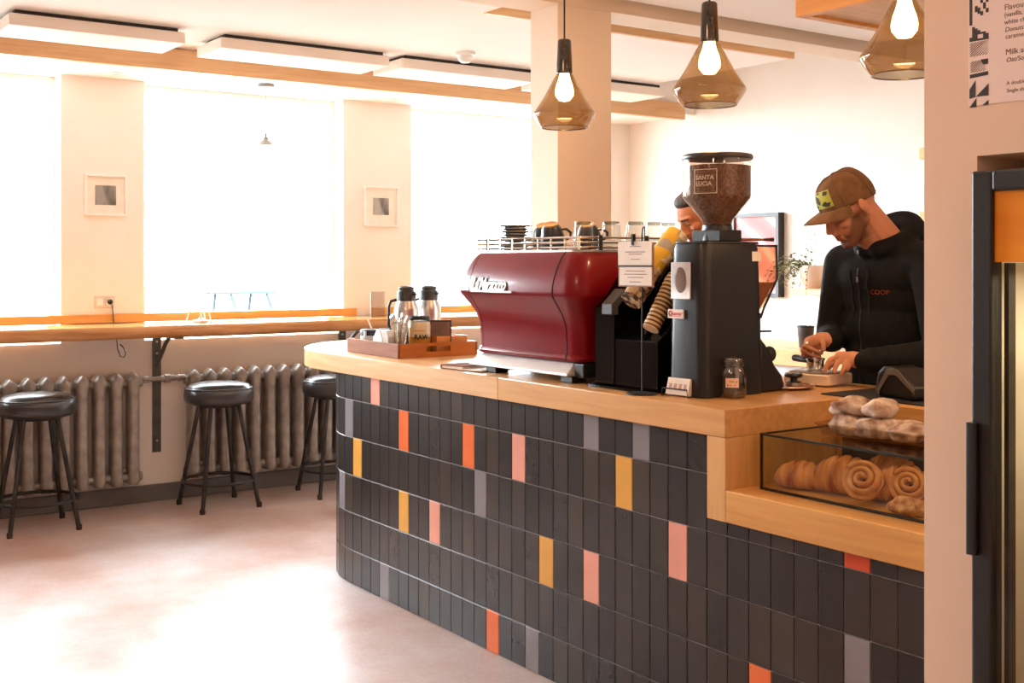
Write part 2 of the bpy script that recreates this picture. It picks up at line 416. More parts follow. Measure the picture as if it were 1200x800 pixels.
# window sills, frames and panes
for i, (y0, y1) in enumerate(WIN):
    b = B()
    for q in ((y0, WZ0, y0+.03, WZ1), (y1-.03, WZ0, y1, WZ1), (y0+.03, WZ0, y1-.03, WZ0+.03), (y0+.03, WZ1-.03, y1-.03, WZ1)): b.box(-7.11, q[0], q[1], -7.07, q[2], q[3])
    w = struct(f'window_{i+1}', b, MT['white'], smooth=0)
    mesh('pane', B().box(-7.094, y0+.03, WZ0+.03, -7.088, y1-.03, WZ1-.03), MT['pane'], w, smooth=0)
struct('trim_3', B().box(XW-.0, -1, 1.07, XW+.03, 3.60, 1.122), MT['sill_wood'], smooth=0, bevel=.003)
struct('trim_4', B().box(XW-.0, 3.72, 1.07, XW+.03, 5.6, 1.122), MT['sill_wood'], smooth=0, bevel=.003)

# ------------------------------------------------------------------ service counter
YT = 2.39; ROWS = [0, .151, .316, .482, .649, .814, .93]
R0 = .55; XC = -4.65
def front(sx, off=0.0):
    """point on the counter front; sx runs along the face, past XC it follows the rounded end"""
    if sx >= XC: return Vector((sx, YT-off, 0)), 0.0
    d = XC-sx; a = d/R0
    if a < PI/2: return Vector((XC-(R0+off)*math.sin(a), YT+R0-(R0+off)*math.cos(a), 0)), -a
    return Vector((XC-R0-off, YT+R0+(d-R0*PI/2), 0)), -PI/2
DARK = [(56, 51, 50), (48, 45, 45), (62, 55, 50), (52, 49, 50), (43, 40, 41), (66, 58, 52)]
PINKT, ORG, YEL, GRY, REDT = (226, 158, 140), (226, 112, 58), (216, 160, 74), (128, 124, 128), (206, 78, 44)
SPEC = {(-14, 5): PINKT, (-11, 4): ORG, (-5, 4): ORG, (-1, 4): PINKT, (4, 5): GRY, (7, 5): GRY, (6, 4): YEL, (-4, 3): GRY, (-11, 2): YEL,
        (-8, 2): PINKT, (1, 2): YEL, (4, 2): PINKT, (9, 3): PINKT, (-16, 3): YEL, (-17, 4): GRY, (-18, 2): GRY, (-13, 0): GRY, (-3, 0): ORG,
        (0, 0): GRY, (17, 4): REDT, (17, 2): GRY, (13, 1): ORG}
sc = thing('service_counter', 'long curved coffee counter clad in dark upright tiles with scattered coloured ones', 'counter', (0, 0, 0))
bm = bmesh.new(); lay = bm.loops.layers.float_color.new('tint')
def tile(s0, s1, z0, z1, col):
    g = .0015; th = .004; e = .0012
    P = []
    for off, ins in ((0.0, 0), (th-e, 0), (th, e)):
        a, _ = front(s0+g+ins, off); c, _ = front(s1-g-ins, off)
        P.append([Vector((a.x, a.y, z0+g+ins)), Vector((c.x, c.y, z0+g+ins)), Vector((c.x, c.y, z1-g-ins)), Vector((a.x, a.y, z1-g-ins))])
    V = [[bm.verts.new(p) for p in r] for r in P]
    fs = [bm.faces.new(V[2])]
    for a, c in ((V[0], V[1]), (V[1], V[2])):
        for i in range(4): fs.append(bm.faces.new([a[i], a[(i+1) % 4], c[(i+1) % 4], c[i]]))
    for f in fs:
        for l in f.loops: l[lay] = col
for k in range(-29, 21):
    s0 = -3.313+.0813*k; s1 = min(s0+.0813, -1.636)
    for r in range(6):
        z0, z1 = ROWS[r], ROWS[r+1]
        if s1 > -2.37:
            z1 = min(z1, .70)
            if s0 < -2.40: s1 = s1
        if z1-z0 < .012: continue
        c = SPEC.get((k, r))
        if c is None:
            c = random.choice(DARK); q = random.uniform(.88, 1.1); c = tuple(x*q*.86 for x in c)
        tile(s0, s1, z0, z1, lin(c))
me_b = B(); me_b.bm.free(); me_b.bm = bm
mesh('tile_cladding', me_b, attr_mat('glazed tile', 0.27, 0.15, 25, nscale=9, namt=0.07), sc, smooth=0)
poly = [(-1.636, 3.0), (-1.636, YT)]+[(XC-R0*math.sin(a), YT+R0-R0*math.cos(a)) for a in [PI/2*i/12 for i in range(13)]]+[(XC-R0, 3.0)]
b = B(); b.prism([(-2.40, 2.98)]+[(-2.40, YT)]+poly[2:], .01, .929)
b.prism([(-1.636, 2.98), (-1.636, YT), (-2.40, YT), (-2.40, 2.98)], .01, .69)
b.box(-2.40, 2.86, .69, -1.636, 2.98, .929)
mesh('counter_core', b, pm('grey grout', (158, 150, 144), (172, 164, 158), 30, 0.8), sc, smooth=0)

ct = thing('countertop', 'thick pale wood worktop with rounded end and a lowered pastry ledge', 'countertop', (0, 0, 0))
ZC = 1.01
RT = .72; XA = -4.9; YA = 2.36+RT
arc = [(XA-RT*math.sin(a), YA-RT*math.cos(a)) for a in [i*PI/2*.97/16 for i in range(17)]]
b = B(); b.prism([(-3.4465, 3.02), (-3.4465, 2.36)]+arc+[(XA-RT, 3.02)], .93, ZC)
mesh('worktop_board', b, MT['light_wood'], ct, smooth=30, bevel=.003)
b = B(); b.prism([(-1.636, 2.86), (-1.636, 3.24), (-3.0, 3.24), (-3.0, 3.02), (-3.4455, 3.02), (-3.4455, 2.36), (-2.32, 2.36), (-2.32, 2.83), (-2.30, 2.86)], .93, ZC)
mesh('worktop_board', b, wood('pale ash worktop near', (196, 140, 80), (218, 168, 108), 'X', 0.33, 8), ct, smooth=30, bevel=.003)
mesh('end_post', B().box(-2.392, 2.36, .695, -2.32, 2.83, .9295), MT['light_wood_z'], ct, smooth=0, bevel=.002)
LEDGE = wood('golden ash ledge', (198, 140, 72), (220, 166, 96), 'X', 0.35)
mesh('pastry_ledge', B().box(-2.319, 2.36, .695, -1.637, 2.83, .785), LEDGE, ct, smooth=0, bevel=.003)
mesh('back_panel', B().box(-2.319, 2.83, .70, -1.637, 2.859, ZC-.001), LEDGE, ct, smooth=0, bevel=.002)

# ------------------------------------------------------------------ window bar
wb = thing('window_bar', 'long live edge wooden bar running under the bright windows', 'bar counter', (0, 0, 0))
rings = []
for i in range(41):
    y = -1.0+6.6*i/40; w = .012*math.sin(y*3.1)+.008*math.sin(y*7.7+1)
    rings.append([(XW+.032, y, 1.0), (-6.47+w*.7, y, 1.0), (-6.45+w, y, 1.02), (-6.448+w, y, 1.05), (-6.46+w, y, 1.068), (XW+.032, y, 1.068)])
mesh('bar_slab', B().loft(rings), MT['bar_wood'], wb, smooth=50)
for y in (.6, 2.27, 3.50, 5.0):
    b = B().box(XW+.001, y-.025, .29, XW+.012, y+.025, .999).box(XW+.012, y-.025, .987, -6.52, y+.025, .999)
    b.tube([(XW+.01, y, .80), (XW+.05, y, .84), (XW+.17, y, .95), (XW+.24, y, .99)], .012, 8)
    br = mesh('bracket', b, pm('grey bracket steel', (84, 80, 76), (104, 100, 95), 14, .45, .6), wb, smooth=30)
    for z in (.36, .88, .95): mesh('screw', B().lathe([(0, .004), (.006, .004), (.007, 0)], seg=10, M=T(XW+.0121, y, z, 0, PI/2, 0)), MT['steel'], br)

# ------------------------------------------------------------------ radiators
rad_bm = None
def radiator(y0, n, label):
    t = thing('radiator', label, 'radiator', (XW+.004, y0, 0), 0, 'cast iron radiators under the window bar')
    global rad_bm
    if rad_bm is None:
        b = B(); rings = []
        # one column: oval tube with a peaked cap
        def ov(z, wx, wy, sq=1): return [(.07+wx*math.copysign(abs(math.cos(a))**sq, math.cos(a)), .0485+wy*math.copysign(abs(math.sin(a))**sq, math.sin(a)), z) for a in [2*PI*k/24 for k in range(24)]]
        for z, wx, wy in ((.125, .03, .012), (.13, .055, .028), (.15, .062, .037), (.19, .060, .036), (.22, .054, .034), (.68, .054, .034), (.705, .060, .0385), (.735, .064, .044), (.752, .060, .036), (.768, .050, .020), (.778, .040, .008), (.781, .03, .002)):
            rings.append(ov(z, wx, wy, .75))
        b.loft(rings)
        b.tube([(.07, -.004, .72), (.07, .101, .72)], .026, 12).tube([(.07, -.004, .17), (.07, .101, .17)], .026, 12)
        rad_bm = mesh('section', b, MT['radiator'], t, smooth=50)
    for i in range(n):
        if i == 0 and rad_bm.parent == t: o = rad_bm
        else: o = rad_bm.copy(); COL.objects.link(o); o.parent = t
        o.location = (0, i*.0975, 0)
    for yy in (.098, (n-1)*.0975-.001): mesh('wall_bracket', B().box(-.003, yy-.012, .20, .07, yy+.012, .22), MT['radiator'], t, smooth=0)
    return t
radiator(2.155-.0975*12, 12, 'grey cast iron radiator on the left, behind the nearest stool')
radiator(2.42, 11, 'grey cast iron radiator beside the counter end, behind the middle stool')
pp = thing('radiator_pipe', 'painted pipe with union nut joining the two radiators', 'pipe', (XW+.09, 2.155, .735))
mesh('pipe', B().tube([(0, .0, 0), (0, .262, 0)], .014, 14), MT['radiator'], pp)
for y, r, w in ((.02, .02, .03), (.15, .026, .03), (.12, .019, .02), (.185, .019, .02), (.235, .02, .04)):
    mesh('union_nut', B().tube([(0, y-w/2, 0), (0, y+w/2, 0)], r, 8), MT['radiator'], pp, smooth=20)

# ------------------------------------------------------------------ stools
st = thing('bar_stool', 'black round stool at the left edge, nearest along the window bar', 'stool', (-6.575, 1.51, 0), 0, 'stools along the window bar')
mesh('seat', B().lathe([(0, .600), (.165, .600), (.187, .606), (.198, .625), (.2, .655), (.197, .682), (.190, .692), (.186, .695), (.17, .710), (.12, .722), (.05, .727), (0, .728)], seg=48), MT['leather'], st, smooth=60)
mesh('piping', B().tube([(.193*math.cos(2*PI*k/48), .193*math.sin(2*PI*k/48), .692) for k in range(48)], .004, 8, closed=True), MT['leather'], st)
mesh('seat_plate', B().lathe([(0, .585), (.12, .585), (.14, .6), (0, .6)], seg=32), MT['matte'], st)
for sx, sy in ((1, -1), (1, 1), (-1, 1), (-1, -1)):
    l = mesh('leg', B().tube([(sx*.085, sy*.085, .595), (sx*.172, sy*.172, .012)], .0125, 12), MT['darksteel'], st)
    mesh('rubber_foot', B().lathe([(0, 0), (.015, 0), (.016, .02), (.0135, .03), (0, .03)], (sx*.173, sy*.173, 0), seg=12), MT['rubber'], l)
mesh('foot_ring', B().tube([(.208*math.cos(2*PI*k/48), .208*math.sin(2*PI*k/48), .155) for k in range(48)], .009, 10, closed=True), MT['darksteel'], st)
dup(st, (-6.565, 2.52, 0), .04, 'black round stool in the middle, before the second radiator', 'stools along the window bar')
dup(st, (-6.545, 3.26, 0), -.05, 'black round stool half hidden behind the rounded counter end', 'stools along the window bar')

# ------------------------------------------------------------------ wall bits on the window side
def picture(y, z, w, h, fr, label, pc):
    t = thing('picture_frame', label, 'picture', (XW, y, z), 0, 'small framed prints on the window piers')
    b = B()
    for q in ((-w/2, -h/2, -w/2+fr, h/2), (w/2-fr, -h/2, w/2, h/2), (-w/2+fr, -h/2, w/2-fr, -h/2+fr), (-w/2+fr, h/2-fr, w/2-fr, h/2)): b.box(.001, q[0], q[1], .022, q[2], q[3])
    mesh('frame', b, MT['white'], t, smooth=0)
    mesh('mat_board', B().box(.001, -w/2+fr, -h/2+fr, .008, w/2-fr, h/2-fr), MT['paper'], t, smooth=0)
    m, nt, out = newmat('grey photo print')
    bs = nt.nodes.new('ShaderNodeBsdfPrincipled'); wv = nt.nodes.new('ShaderNodeTexNoise'); wv.inputs['Scale'].default_value = 9
    link(nt, coords(nt, (1, 1.4, .5)), wv.inputs['Vector']); r = nt.nodes.new('ShaderNodeValToRGB')
    r.color_ramp.elements[0].position = .4; r.color_ramp.elements[0].color = lin((96, 92, 88)); r.color_ramp.elements[1].position = .62; r.color_ramp.elements[1].color = lin(pc)
    link(nt, wv.outputs['Fac'], r.inputs['Fac']); link(nt, r.outputs['Color'], bs.inputs['Base Color']); link(nt, bs.outputs['BSDF'], out.inputs['Surface'])
    mesh('print', B().box(.008, -.06, -.057, .0095, .06, .057), m, t, smooth=0)
picture(1.97, 1.815, .24, .24, .012, 'small grey print in white frame on the left window pier', (150, 146, 142))
picture(3.79, 1.80, .26, .27, .012, 'small grey print in white frame on the right window pier', (170, 164, 158))
ot = thing('wall_outlet', 'beige wall socket plate low on the left window pier', 'outlet', (XW, 1.965, 1.193))
mesh('plate', B().box(.001, -.058, -.036, .008, .058, .036), pm('ivory plate', (214, 204, 190), None, 10, .4), ot, smooth=0, bevel=.003)
for y in (-.027, .027): mesh('socket', B().box(.008, y-.018, -.02, .0105, y+.018, .02), MT['white'], ot, smooth=0, bevel=.001)
pl = thing('power_plug', 'black plug and cord in the pier socket', 'plug', (XW, 1.993, 1.193))
mesh('plug_body', B().lathe([(0, .0), (.014, 0), (.016, .012), (.009, .028), (0, .03)], seg=14, M=T(.011, 0, 0, 0, PI/2, 0)), MT['black'], pl)
mesh('cord', B().tube([(.036, 0, 0), (.046, .003, -.02), (.035, .012, -.07), (.034, .016, -.12)], .003, 6), MT['black'], pl)
lc = tag(mesh('cable_loop', B().tube([(-6.74, 1.98, .998), (-6.74, 1.985, .93), (-6.735, 2.0, .885), (-6.735, 2.02, .88), (-6.735, 2.03, .90), (-6.74, 2.02, .935), (-6.745, 2.0, .955)], .0035, 6), MT['black']), 'thin black cable loop hanging under the window bar', 'cable')

for y, lab in ((1.98, 'small recessed downlight over the left window pier'), (3.77, 'small recessed downlight over the right window pier')):
    t = thing('downlight', lab, 'ceiling light', (-6.72, y, WZ1), 0, 'recessed downlights by the windows')
    mesh('trim_ring', B().lathe([(.030, -.001), (.045, -.001), (.045, -.006), (.034, -.008), (.030, -.001)], seg=24), MT['white'], t)
    mesh('lens', B().lathe([(0, -.002), (.031, -.002)], seg=24), MT['paper'], t)
# grey lamp hanging by the middle window
t = thing('window_pendant', 'small grey pendant lamp hanging before the middle window', 'pendant lamp', (-6.62, 2.835, 0))
mesh('canopy', B().lathe([(0, 2.476), (.028, 2.474), (.05, 2.482), (.05, 2.499), (0, 2.5)], seg=24), pm('grey lamp metal', (120, 122, 120), (136, 138, 136), 10, .5), t)
mesh('cord', B().tube([(0, 0, 2.476), (0, 0, 2.20)], .0022, 6), pm('pale cord', (190, 192, 190), None, 10, .6), t)
mesh('lamp_shade', B().lathe([(.006, 2.205), (.008, 2.185), (.016, 2.18), (.018, 2.165), (.03, 2.158), (.05, 2.14), (.047, 2.138), (.028, 2.155), (.0, 2.16)], seg=24), pm('grey lamp metal dull', (132, 128, 120), (146, 142, 134), 10, .5), t)

# hung ceiling panels
def panel(y0, y1, label):
    t = thing('ceiling_panel', label, 'ceiling panel', (-5.79, (y0+y1)/2, 2.5), 0, 'white ceiling panels over the window side')
    h = (y1-y0)/2
    mesh('panel_body', B().box(-.17, -h, 0, .17, h, .055), MT['panel'], t, smooth=0, bevel=.004)
    mesh('mount_rail', B().box(-.10, -h+.03, .055, .15, h-.03, .0745), MT['darksteel'], t, smooth=0)
panel(1.17, 1.985, 'white hung ceiling panel at the left edge, nearest of the row')
panel(2.167, 3.13, 'white hung ceiling panel over the middle window, second of the row')
panel(3.21, 4.14, 'white hung ceiling panel with smoke detector, third of the row')
panel(4.26, 5.17, 'white hung ceiling panel seen right of the pillar, last of the row')
t = thing('smoke_detector', 'round white smoke detector on the ceiling by the third panel', 'smoke detector', (-5.38, 3.47, CEIL))
mesh('detector_base', B().lathe([(0, 0), (.055, 0), (.055, -.015), (.045, -.02), (0, -.02)], seg=28), MT['white'], t)
mesh('detector_dome', B().lathe([(.042, -.02), (.04, -.04), (.025, -.055), (0, -.058)], seg=28), MT['white'], t)

# ------------------------------------------------------------------ pendant lamps over the counter
def pendant(x, label):
    t = thing('pendant_lamp', label, 'pendant lamp', (x, 2.72, 1.935), 0, 'smoked glass pendants over the counter')
    mesh('cord', B().tube([(0, 0, .335), (0, 0, CEIL-1.935)], .0035, 8), MT['matte'], t)
    mesh('ceiling_rose', B().lathe([(0, CEIL-1.935-.02), (.045, CEIL-1.935-.02), (.05, CEIL-1.935), (0, CEIL-1.935)], seg=24), MT['matte'], t)
    mesh('neck', B().lathe([(0, .336), (.022, .336), (.026, .33), (.028, .28), (.031, .215), (.030, .205), (.0, .205)], seg=28), pm('smoked brown cap', (40, 30, 26), (54, 42, 36), 10, .12, coat=.5), t)
    mesh('lamp_shade', B().lathe([(.031, .205), (.045, .18), (.08, .115), (.112, .066), (.119, .054), (.1185, .046), (.11, .03), (.090, .002), (.087, 0)], seg=48), MT['smoke'], t, smooth=60)
    mesh('glass_rim', B().tube([(.088*math.cos(2*PI*k/48), .088*math.sin(2*PI*k/48), .001) for k in range(48)], .0022, 6, closed=True), MT['smoke'], t)
    mesh('bulb', B().lathe([(0, .1), (.02, .104), (.034, .122), (.036, .138), (.032, .16), (.022, .188), (.018, .205), (0, .205)], seg=24), MT['bulb'], t, smooth=80)
    l = light('lamp_light', 'POINT', (0, 0, .07), 9, (1, .62, .30), .03); l.parent = t
pendant(-3.52, 'smoked glass pendant lamp farthest back, in front of the pillar')
pendant(-2.745, 'middle smoked glass pendant lamp, above the coffee grinder')
pendant(-1.995, 'largest looking smoked glass pendant lamp, cut off by the right wall')

# ------------------------------------------------------------------ espresso machine
em = thing('espresso_machine', 'deep red two group espresso machine on the counter with chrome cup rail', 'espresso machine', (0, 0, 0))
MX0, MX1 = -3.74, -3.10
def mring(z, o, r=.06, back=2.98): return [(x, y, z) for x, y in rrect(MX0-o, 2.46-o, MX1+o, back, r, 7)]
prof = [(1.078, -.01), (1.082, .004), (1.092, .007), (1.100, .004), (1.106, -.001), (1.15, .000), (1.195, .004), (1.215, .009), (1.24, .018), (1.265, .034), (1.285, .048), (1.302, .060), (1.308, .063), (1.318, .064), (1.345, .061), (1.375, .053), (1.405, .041), (1.435, .024), (1.452, .010), (1.458, .002)]
mesh('body', B().loft([mring(z, o, .05+o*.35) for z, o in prof]), MT['red'], em, smooth=25)
for sx, sr_ in ((-3.17, .0022), (-3.69, .0007)):
    mesh('panel_seam', B().tube([(sx, 2.4595-o, z) for z, o in prof[1:]], sr_, 6), MT['matte'], em)
mesh('top_tray', B().loft([[(x, y, z) for x, y in rrect(MX0, 2.465, MX1, 2.975, .05, 7)] for z in (1.4575, 1.466)]), MT['steel'], em)
# steel drip base
P = lambda x0, y0, x1, y1, z: [(x0, y0, z), (x1, y0, z), (x1, y1, z), (x0, y1, z)]
mesh('drip_base', B().loft([P(-3.735, 2.425, -3.125, 2.96, 1.034), P(-3.735, 2.425, -3.125, 2.96, 1.042), P(-3.71, 2.47, -3.14, 2.95, 1.078)]), pm('satin steel', (232, 228, 224), (240, 237, 234), 40, .4, .4, stretch=(.2, 4, 4)), em, smooth=0, bevel=.003)
mesh('base_side', B().box(-3.122, 2.455, 1.03, -3.072, 2.95, 1.078), MT['black'], em, smooth=0, bevel=.004)
for x, y in ((-3.62, 2.44), (-3.16, 2.44), (-3.62, 2.88), (-3.16, 2.88)):
    mesh('foot', B().box(x-.02, y, 1.0105, x+.045, y+.06, 1.034), MT['black'], em, smooth=0, bevel=.003)
# cup rail
for z in (1.473, 1.490, 1.507):
    pts = [(x, y, z) for x, y in rrect(MX0-.005, 2.455, MX1+.015, 2.965, .03, 5)]
    mesh('cup_rail', B().tube(pts, .0038, 8, closed=True), MT['chrome'], em)
for x in [-3.72+.078*i for i in range(9)]:
    mesh('rail_post', B().box(x-.003, 2.452, 1.465, x+.003, 2.458, 1.51), MT['chrome'], em, smooth=0)
for x, y in ((MX1+.015, 2.54), (MX1+.015, 2.75), (MX1+.015, 2.93), (MX0-.005, 2.52), (MX0-.005, 2.85)):
    mesh('rail_clip', B().lathe([(0, 1.463), (.008, 1.463), (.008, 1.515), (0, 1.515)], (x, y, 0), seg=12), MT['black'], em)
# badge lettering on the upper front panel
zb = 1.318
nrm = T(-3.665, 2.3905, 1.320, math.radians(90-14), 0, 0) @ Matrix.Diagonal((1.0, 1.3, 1, 1))
mesh('badge_backing', B().text('La Marzocco', .05, nrm @ T(.003, -.001, -.003), .0015, .006, .18, .84), pm('dark badge edge', (60, 18, 16), None, 10, .5), em, smooth=0)  # dark offset copy of the letters, a painted shadow outline
b = B().text('La Marzocco', .05, nrm, .002, .0012, .18, .84)
mesh('badge_lettering', b, pm('polished badge', (250, 246, 240), None, 10, .35), em, smooth=0)
mesh('badge_bar', B().box(.0, -.006, -.002, .265, -.001, .0025, nrm), pm('polished badge bar', (250, 246, 240), None, 10, .35), em, smooth=0)
# group heads at the back
for x in (-3.58, -3.28):
    b = B().lathe([(0, 1.17), (.034, 1.17), (.036, 1.22), (.03, 1.26), (0, 1.27)], (x, 3.02, 0), seg=24).box(x-.02, 2.95, 1.2, x+.02, 3.01, 1.25)
    b.tube([(x, 3.03, 1.165), (x, 3.12, 1.158)], .013, 10)
    mesh('group_head', b, MT['chrome'], em)

# saucers, cups and glasses on top of the machine
ZT = 1.4665
s0 = tag(mesh('saucer', B().lathe([(0, 0), (.04, 0), (.045, .003), (.062, .0045), (.0645, .007), (.062, .0095), (.045, .007), (0, .006)], seg=36), pm('grey stoneware', (120, 120, 122), (150, 148, 146), 30, .5), loc=(-3.675, 2.60, ZT)),
         'charcoal saucer at the bottom of the stack on the red machine', 'saucer', 'stacked saucers on the espresso machine')
words = ['second', 'third', 'fourth', 'fifth', 'sixth', 'seventh', 'eighth', 'ninth']
for i in range(1, 9):
    o = s0.copy(); COL.objects.link(o); o.location = (-3.675+random.uniform(-.002, .002), 2.60+random.uniform(-.002, .002), ZT+i*.0112)
    o['label'] = f'charcoal saucer, {words[i-1]} from the bottom of the stack on the red machine' if i < 8 else 'charcoal saucer at the very top of the stack on the red machine'
def cup(x, y, label):
    t = thing('coffee_cup', label, 'cup', (x, y, ZT+.019), 0, 'upturned cups on the espresso machine'); t.rotation_euler = (math.radians(24), 0, math.radians(35)); t.scale = (1.1, 1.1, 1.0)
    mesh('bowl', B().lathe([(.043, 0), (.045, .002), (.044, .012), (.040, .04), (.033, .066), (.025, .078), (.0235, .08), (0, .08)], seg=32), MT['ceramic'], t)
    f = mesh('foot_ring', B().lathe([(.018, .08), (.024, .08), (.0235, .085), (.018, .085), (.016, .082), (0, .082)], seg=28), MT['clay'], t)
    b = B().tube([(.04, 0, .02), (.062, 0, .03), (.066, 0, .05), (.052, 0, .064), (.034, 0, .062)], .005, 8)
    mesh('handle', b, MT['ceramic'], t)
cup(-3.545, 2.65, 'upturned charcoal cup next to the saucer stack')
cup(-3.43, 2.60, 'upturned charcoal cup in the middle, between two others')
cup(-3.365, 2.72, 'upturned charcoal cup closest to the glasses')
gl0 = None
for i, (x, y, lab) in enumerate([(-3.255, 2.60, 'ribbed clear glass upside down, first at the machine corner'), (-3.195, 2.68, 'ribbed clear glass upside down, second from the machine corner'),
                          (-3.165, 2.765, 'ribbed clear glass upside down, third from the machine corner'), (-3.155, 2.85, 'ribbed clear glass upside down, fourth from the machine corner'),
                          (-3.165, 2.93, 'ribbed clear glass upside down, last and nearest the far man')]):
    if gl0 is None:
        b = B(); rings = []
        for z, r in ((0, .037), (.003, .0375), (.05, .034), (.085, .031), (.098, .030), (.102, .028)):
            rings.append([((r+(.0012*math.cos(12*a) if .002 < z < .09 else 0))*math.cos(a), (r+(.0012*math.cos(12*a) if .002 < z < .09 else 0))*math.sin(a), z) for a in [2*PI*k/72 for k in range(72)]])
        b.loft(rings, False, True)
        gl0 = thing('tumbler', lab, 'glass', (x, y, ZT), 0, 'upturned glasses on the espresso machine')
        mesh('wall', b, MT['glass'], gl0, smooth=60)
        mesh('thick_base', B().lathe([(0, .089), (.028, .089), (.029, .1), (0, .1)], seg=28), glassy('thick glass', (206, 208, 204), (224, 226, 222), .12), gl0)
    else: dup(gl0, (x, y, ZT), .1*i, lab)

# ------------------------------------------------------------------ cup dispenser with paper cups
cd = thing('cup_dispenser', 'black acrylic cup dispenser between red machine and grinder', 'dispenser', (0, 0, 0))
MYZ = Matrix(((0, 0, 1, 0), (1, 0, 0, 0), (0, 1, 0, 0), (0, 0, 0, 1)))   # polygon (y, z) extruded along x
mesh('side_housing', B().prism([(2.47, 1.018), (2.47, 1.275), (2.50, 1.29), (2.62, 1.44), (2.74, 1.44), (2.74, 1.018)], -3.03, -2.935, MYZ), MT['acrylic'], cd, smooth=0, bevel=.004)
mesh('front_housing', B().prism([(2.475, 1.018), (2.475, 1.17), (2.52, 1.20), (2.64, 1.36), (2.72, 1.36), (2.72, 1.018)], -2.934, -2.73, MYZ), MT['acrylic'], cd, smooth=0, bevel=.004)
mesh('slot_rim', B().prism([(2.462, 1.25), (2.462, 1.285), (2.52, 1.335), (2.535, 1.32), (2.49, 1.275), (2.49, 1.25)], -2.985, -2.932, MYZ), pm('grey slot rim', (70, 70, 70), (80, 80, 80), 10, .35), cd, smooth=0, bevel=.003)
mesh('divider', B().prism([(2.50, 1.17), (2.56, 1.36), (2.66, 1.46), (2.70, 1.46), (2.70, 1.17)], -2.83, -2.815, MYZ), MT['acrylic'], cd, smooth=0, bevel=.003)
mesh('base_plate', B().prism(rrect(-3.05, 2.44, -2.72, 2.76, .03), 1.0105, 1.0179), MT['acrylic'], cd)
def striped(name, ca, cb, cc, sc_):
    m, nt, out = newmat(name)
    bs = nt.nodes.new('ShaderNodeBsdfPrincipled'); bs.inputs['Roughness'].default_value = .6
    w = nt.nodes.new('ShaderNodeTexWave'); w.bands_direction = 'Z'; w.inputs['Scale'].default_value = sc_; w.inputs['Distortion'].default_value = 0.6
    link(nt, coords(nt), w.inputs['Vector']); r = nt.nodes.new('ShaderNodeValToRGB'); r.color_ramp.interpolation = 'CONSTANT'
    e = r.color_ramp.elements; e[0].color = lin(ca); e[1].position = .66; e[1].color = lin(cb); e.new(.36).color = lin(cc)
    link(nt, w.outputs['Fac'], r.inputs['Fac']); link(nt, r.outputs['Color'], bs.inputs['Base Color']); link(nt, bs.outputs['BSDF'], out.inputs['Surface'])
    return m
def mosaic():
    m, nt, out = newmat('yellow grey cup print')
    bs = nt.nodes.new('ShaderNodeBsdfPrincipled'); bs.inputs['Roughness'].default_value = .6
    def band(sc_, cols_, vec):
        v = nt.nodes.new('ShaderNodeTexVoronoi'); v.inputs['Scale'].default_value = sc_; v.distance = 'CHEBYCHEV'; v.inputs['Randomness'].default_value = .5
        link(nt, vec, v.inputs['Vector']); r = nt.nodes.new('ShaderNodeValToRGB'); r.color_ramp.interpolation = 'CONSTANT'
        sp = nt.nodes.new('ShaderNodeSeparateColor'); link(nt, v.outputs['Color'], sp.inputs['Color']); link(nt, sp.outputs['Red'], r.inputs['Fac'])
        e = r.color_ramp.elements; e[0].color = lin(cols_[0]); e[1].position = .75; e[1].color = lin(cols_[3]); e.new(.25).color = lin(cols_[1]); e.new(.5).color = lin(cols_[2]); return r
    tc = nt.nodes.new('ShaderNodeTexCoord')
    up = band(28, ((236, 220, 190), (224, 176, 40), (226, 178, 44), (168, 158, 146)), tc.outputs['Object'])
    dn = band(60, ((214, 186, 148), (70, 58, 50), (198, 168, 128), (150, 120, 90)), tc.outputs['Object'])
    sx = nt.nodes.new('ShaderNodeSeparateXYZ'); link(nt, tc.outputs['Object'], sx.inputs[0])
    gt = nt.nodes.new('ShaderNodeMath'); gt.operation = 'GREATER_THAN'; gt.inputs[1].default_value = .13; link(nt, sx.outputs['Z'], gt.inputs[0])
    mx = nt.nodes.new('ShaderNodeMix'); mx.data_type = 'RGBA'; link(nt, gt.outputs[0], mx.inputs['Factor']); link(nt, dn.outputs['Color'], mx.inputs['A']); link(nt, up.outputs['Color'], mx.inputs['B'])
    link(nt, mx.outputs['Result'], bs.inputs['Base Color']); link(nt, bs.outputs['BSDF'], out.inputs['Surface'])
    return m
def cupstack(p0, p1, r0, r1, n, m, label):
    p0 = Vector(p0); p1 = Vector(p1); d = p1-p0; q = Vector((0, 0, 1)).rotation_difference(d.normalized())
    t = thing('paper_cup_stack', label, 'paper cups', p0, 0, 'nested paper cups in the dispenser'); t.rotation_mode = 'QUATERNION'; t.rotation_quaternion = q
    L = d.length; pr = []
    for i in range(n):
        z = L*i/n; pr += [(r0+(r1-r0)*i/n+.002, z), (r0+(r1-r0)*i/n+.002, z+.004), (r0+(r1-r0)*i/n, z+.005)]
    pr += [(r1*.96, L), (r1*.8, L+.004), (0, L+.004)]
    mesh('cup_walls', B().lathe([(0, 0)]+pr, seg=28), m, t, smooth=30)
    mesh('rim', B().tube([(r0*math.cos(2*PI*k/28), r0*math.sin(2*PI*k/28), .002) for k in range(28)], .0025, 6, closed=True), m, t)
cupstack((-2.865, 2.485, 1.295), (-2.865, 2.69, 1.515), .034, .040, 9, mosaic(), 'yellow, grey and white paper cups in the taller slot behind the cards')
cupstack((-2.775, 2.49, 1.21), (-2.775, 2.60, 1.375), .026, .029, 10, striped('brown striped cup print', (226, 196, 150), (92, 62, 36), (206, 156, 92), 22), 'brown striped paper cups in the lower slot beside the grinder')
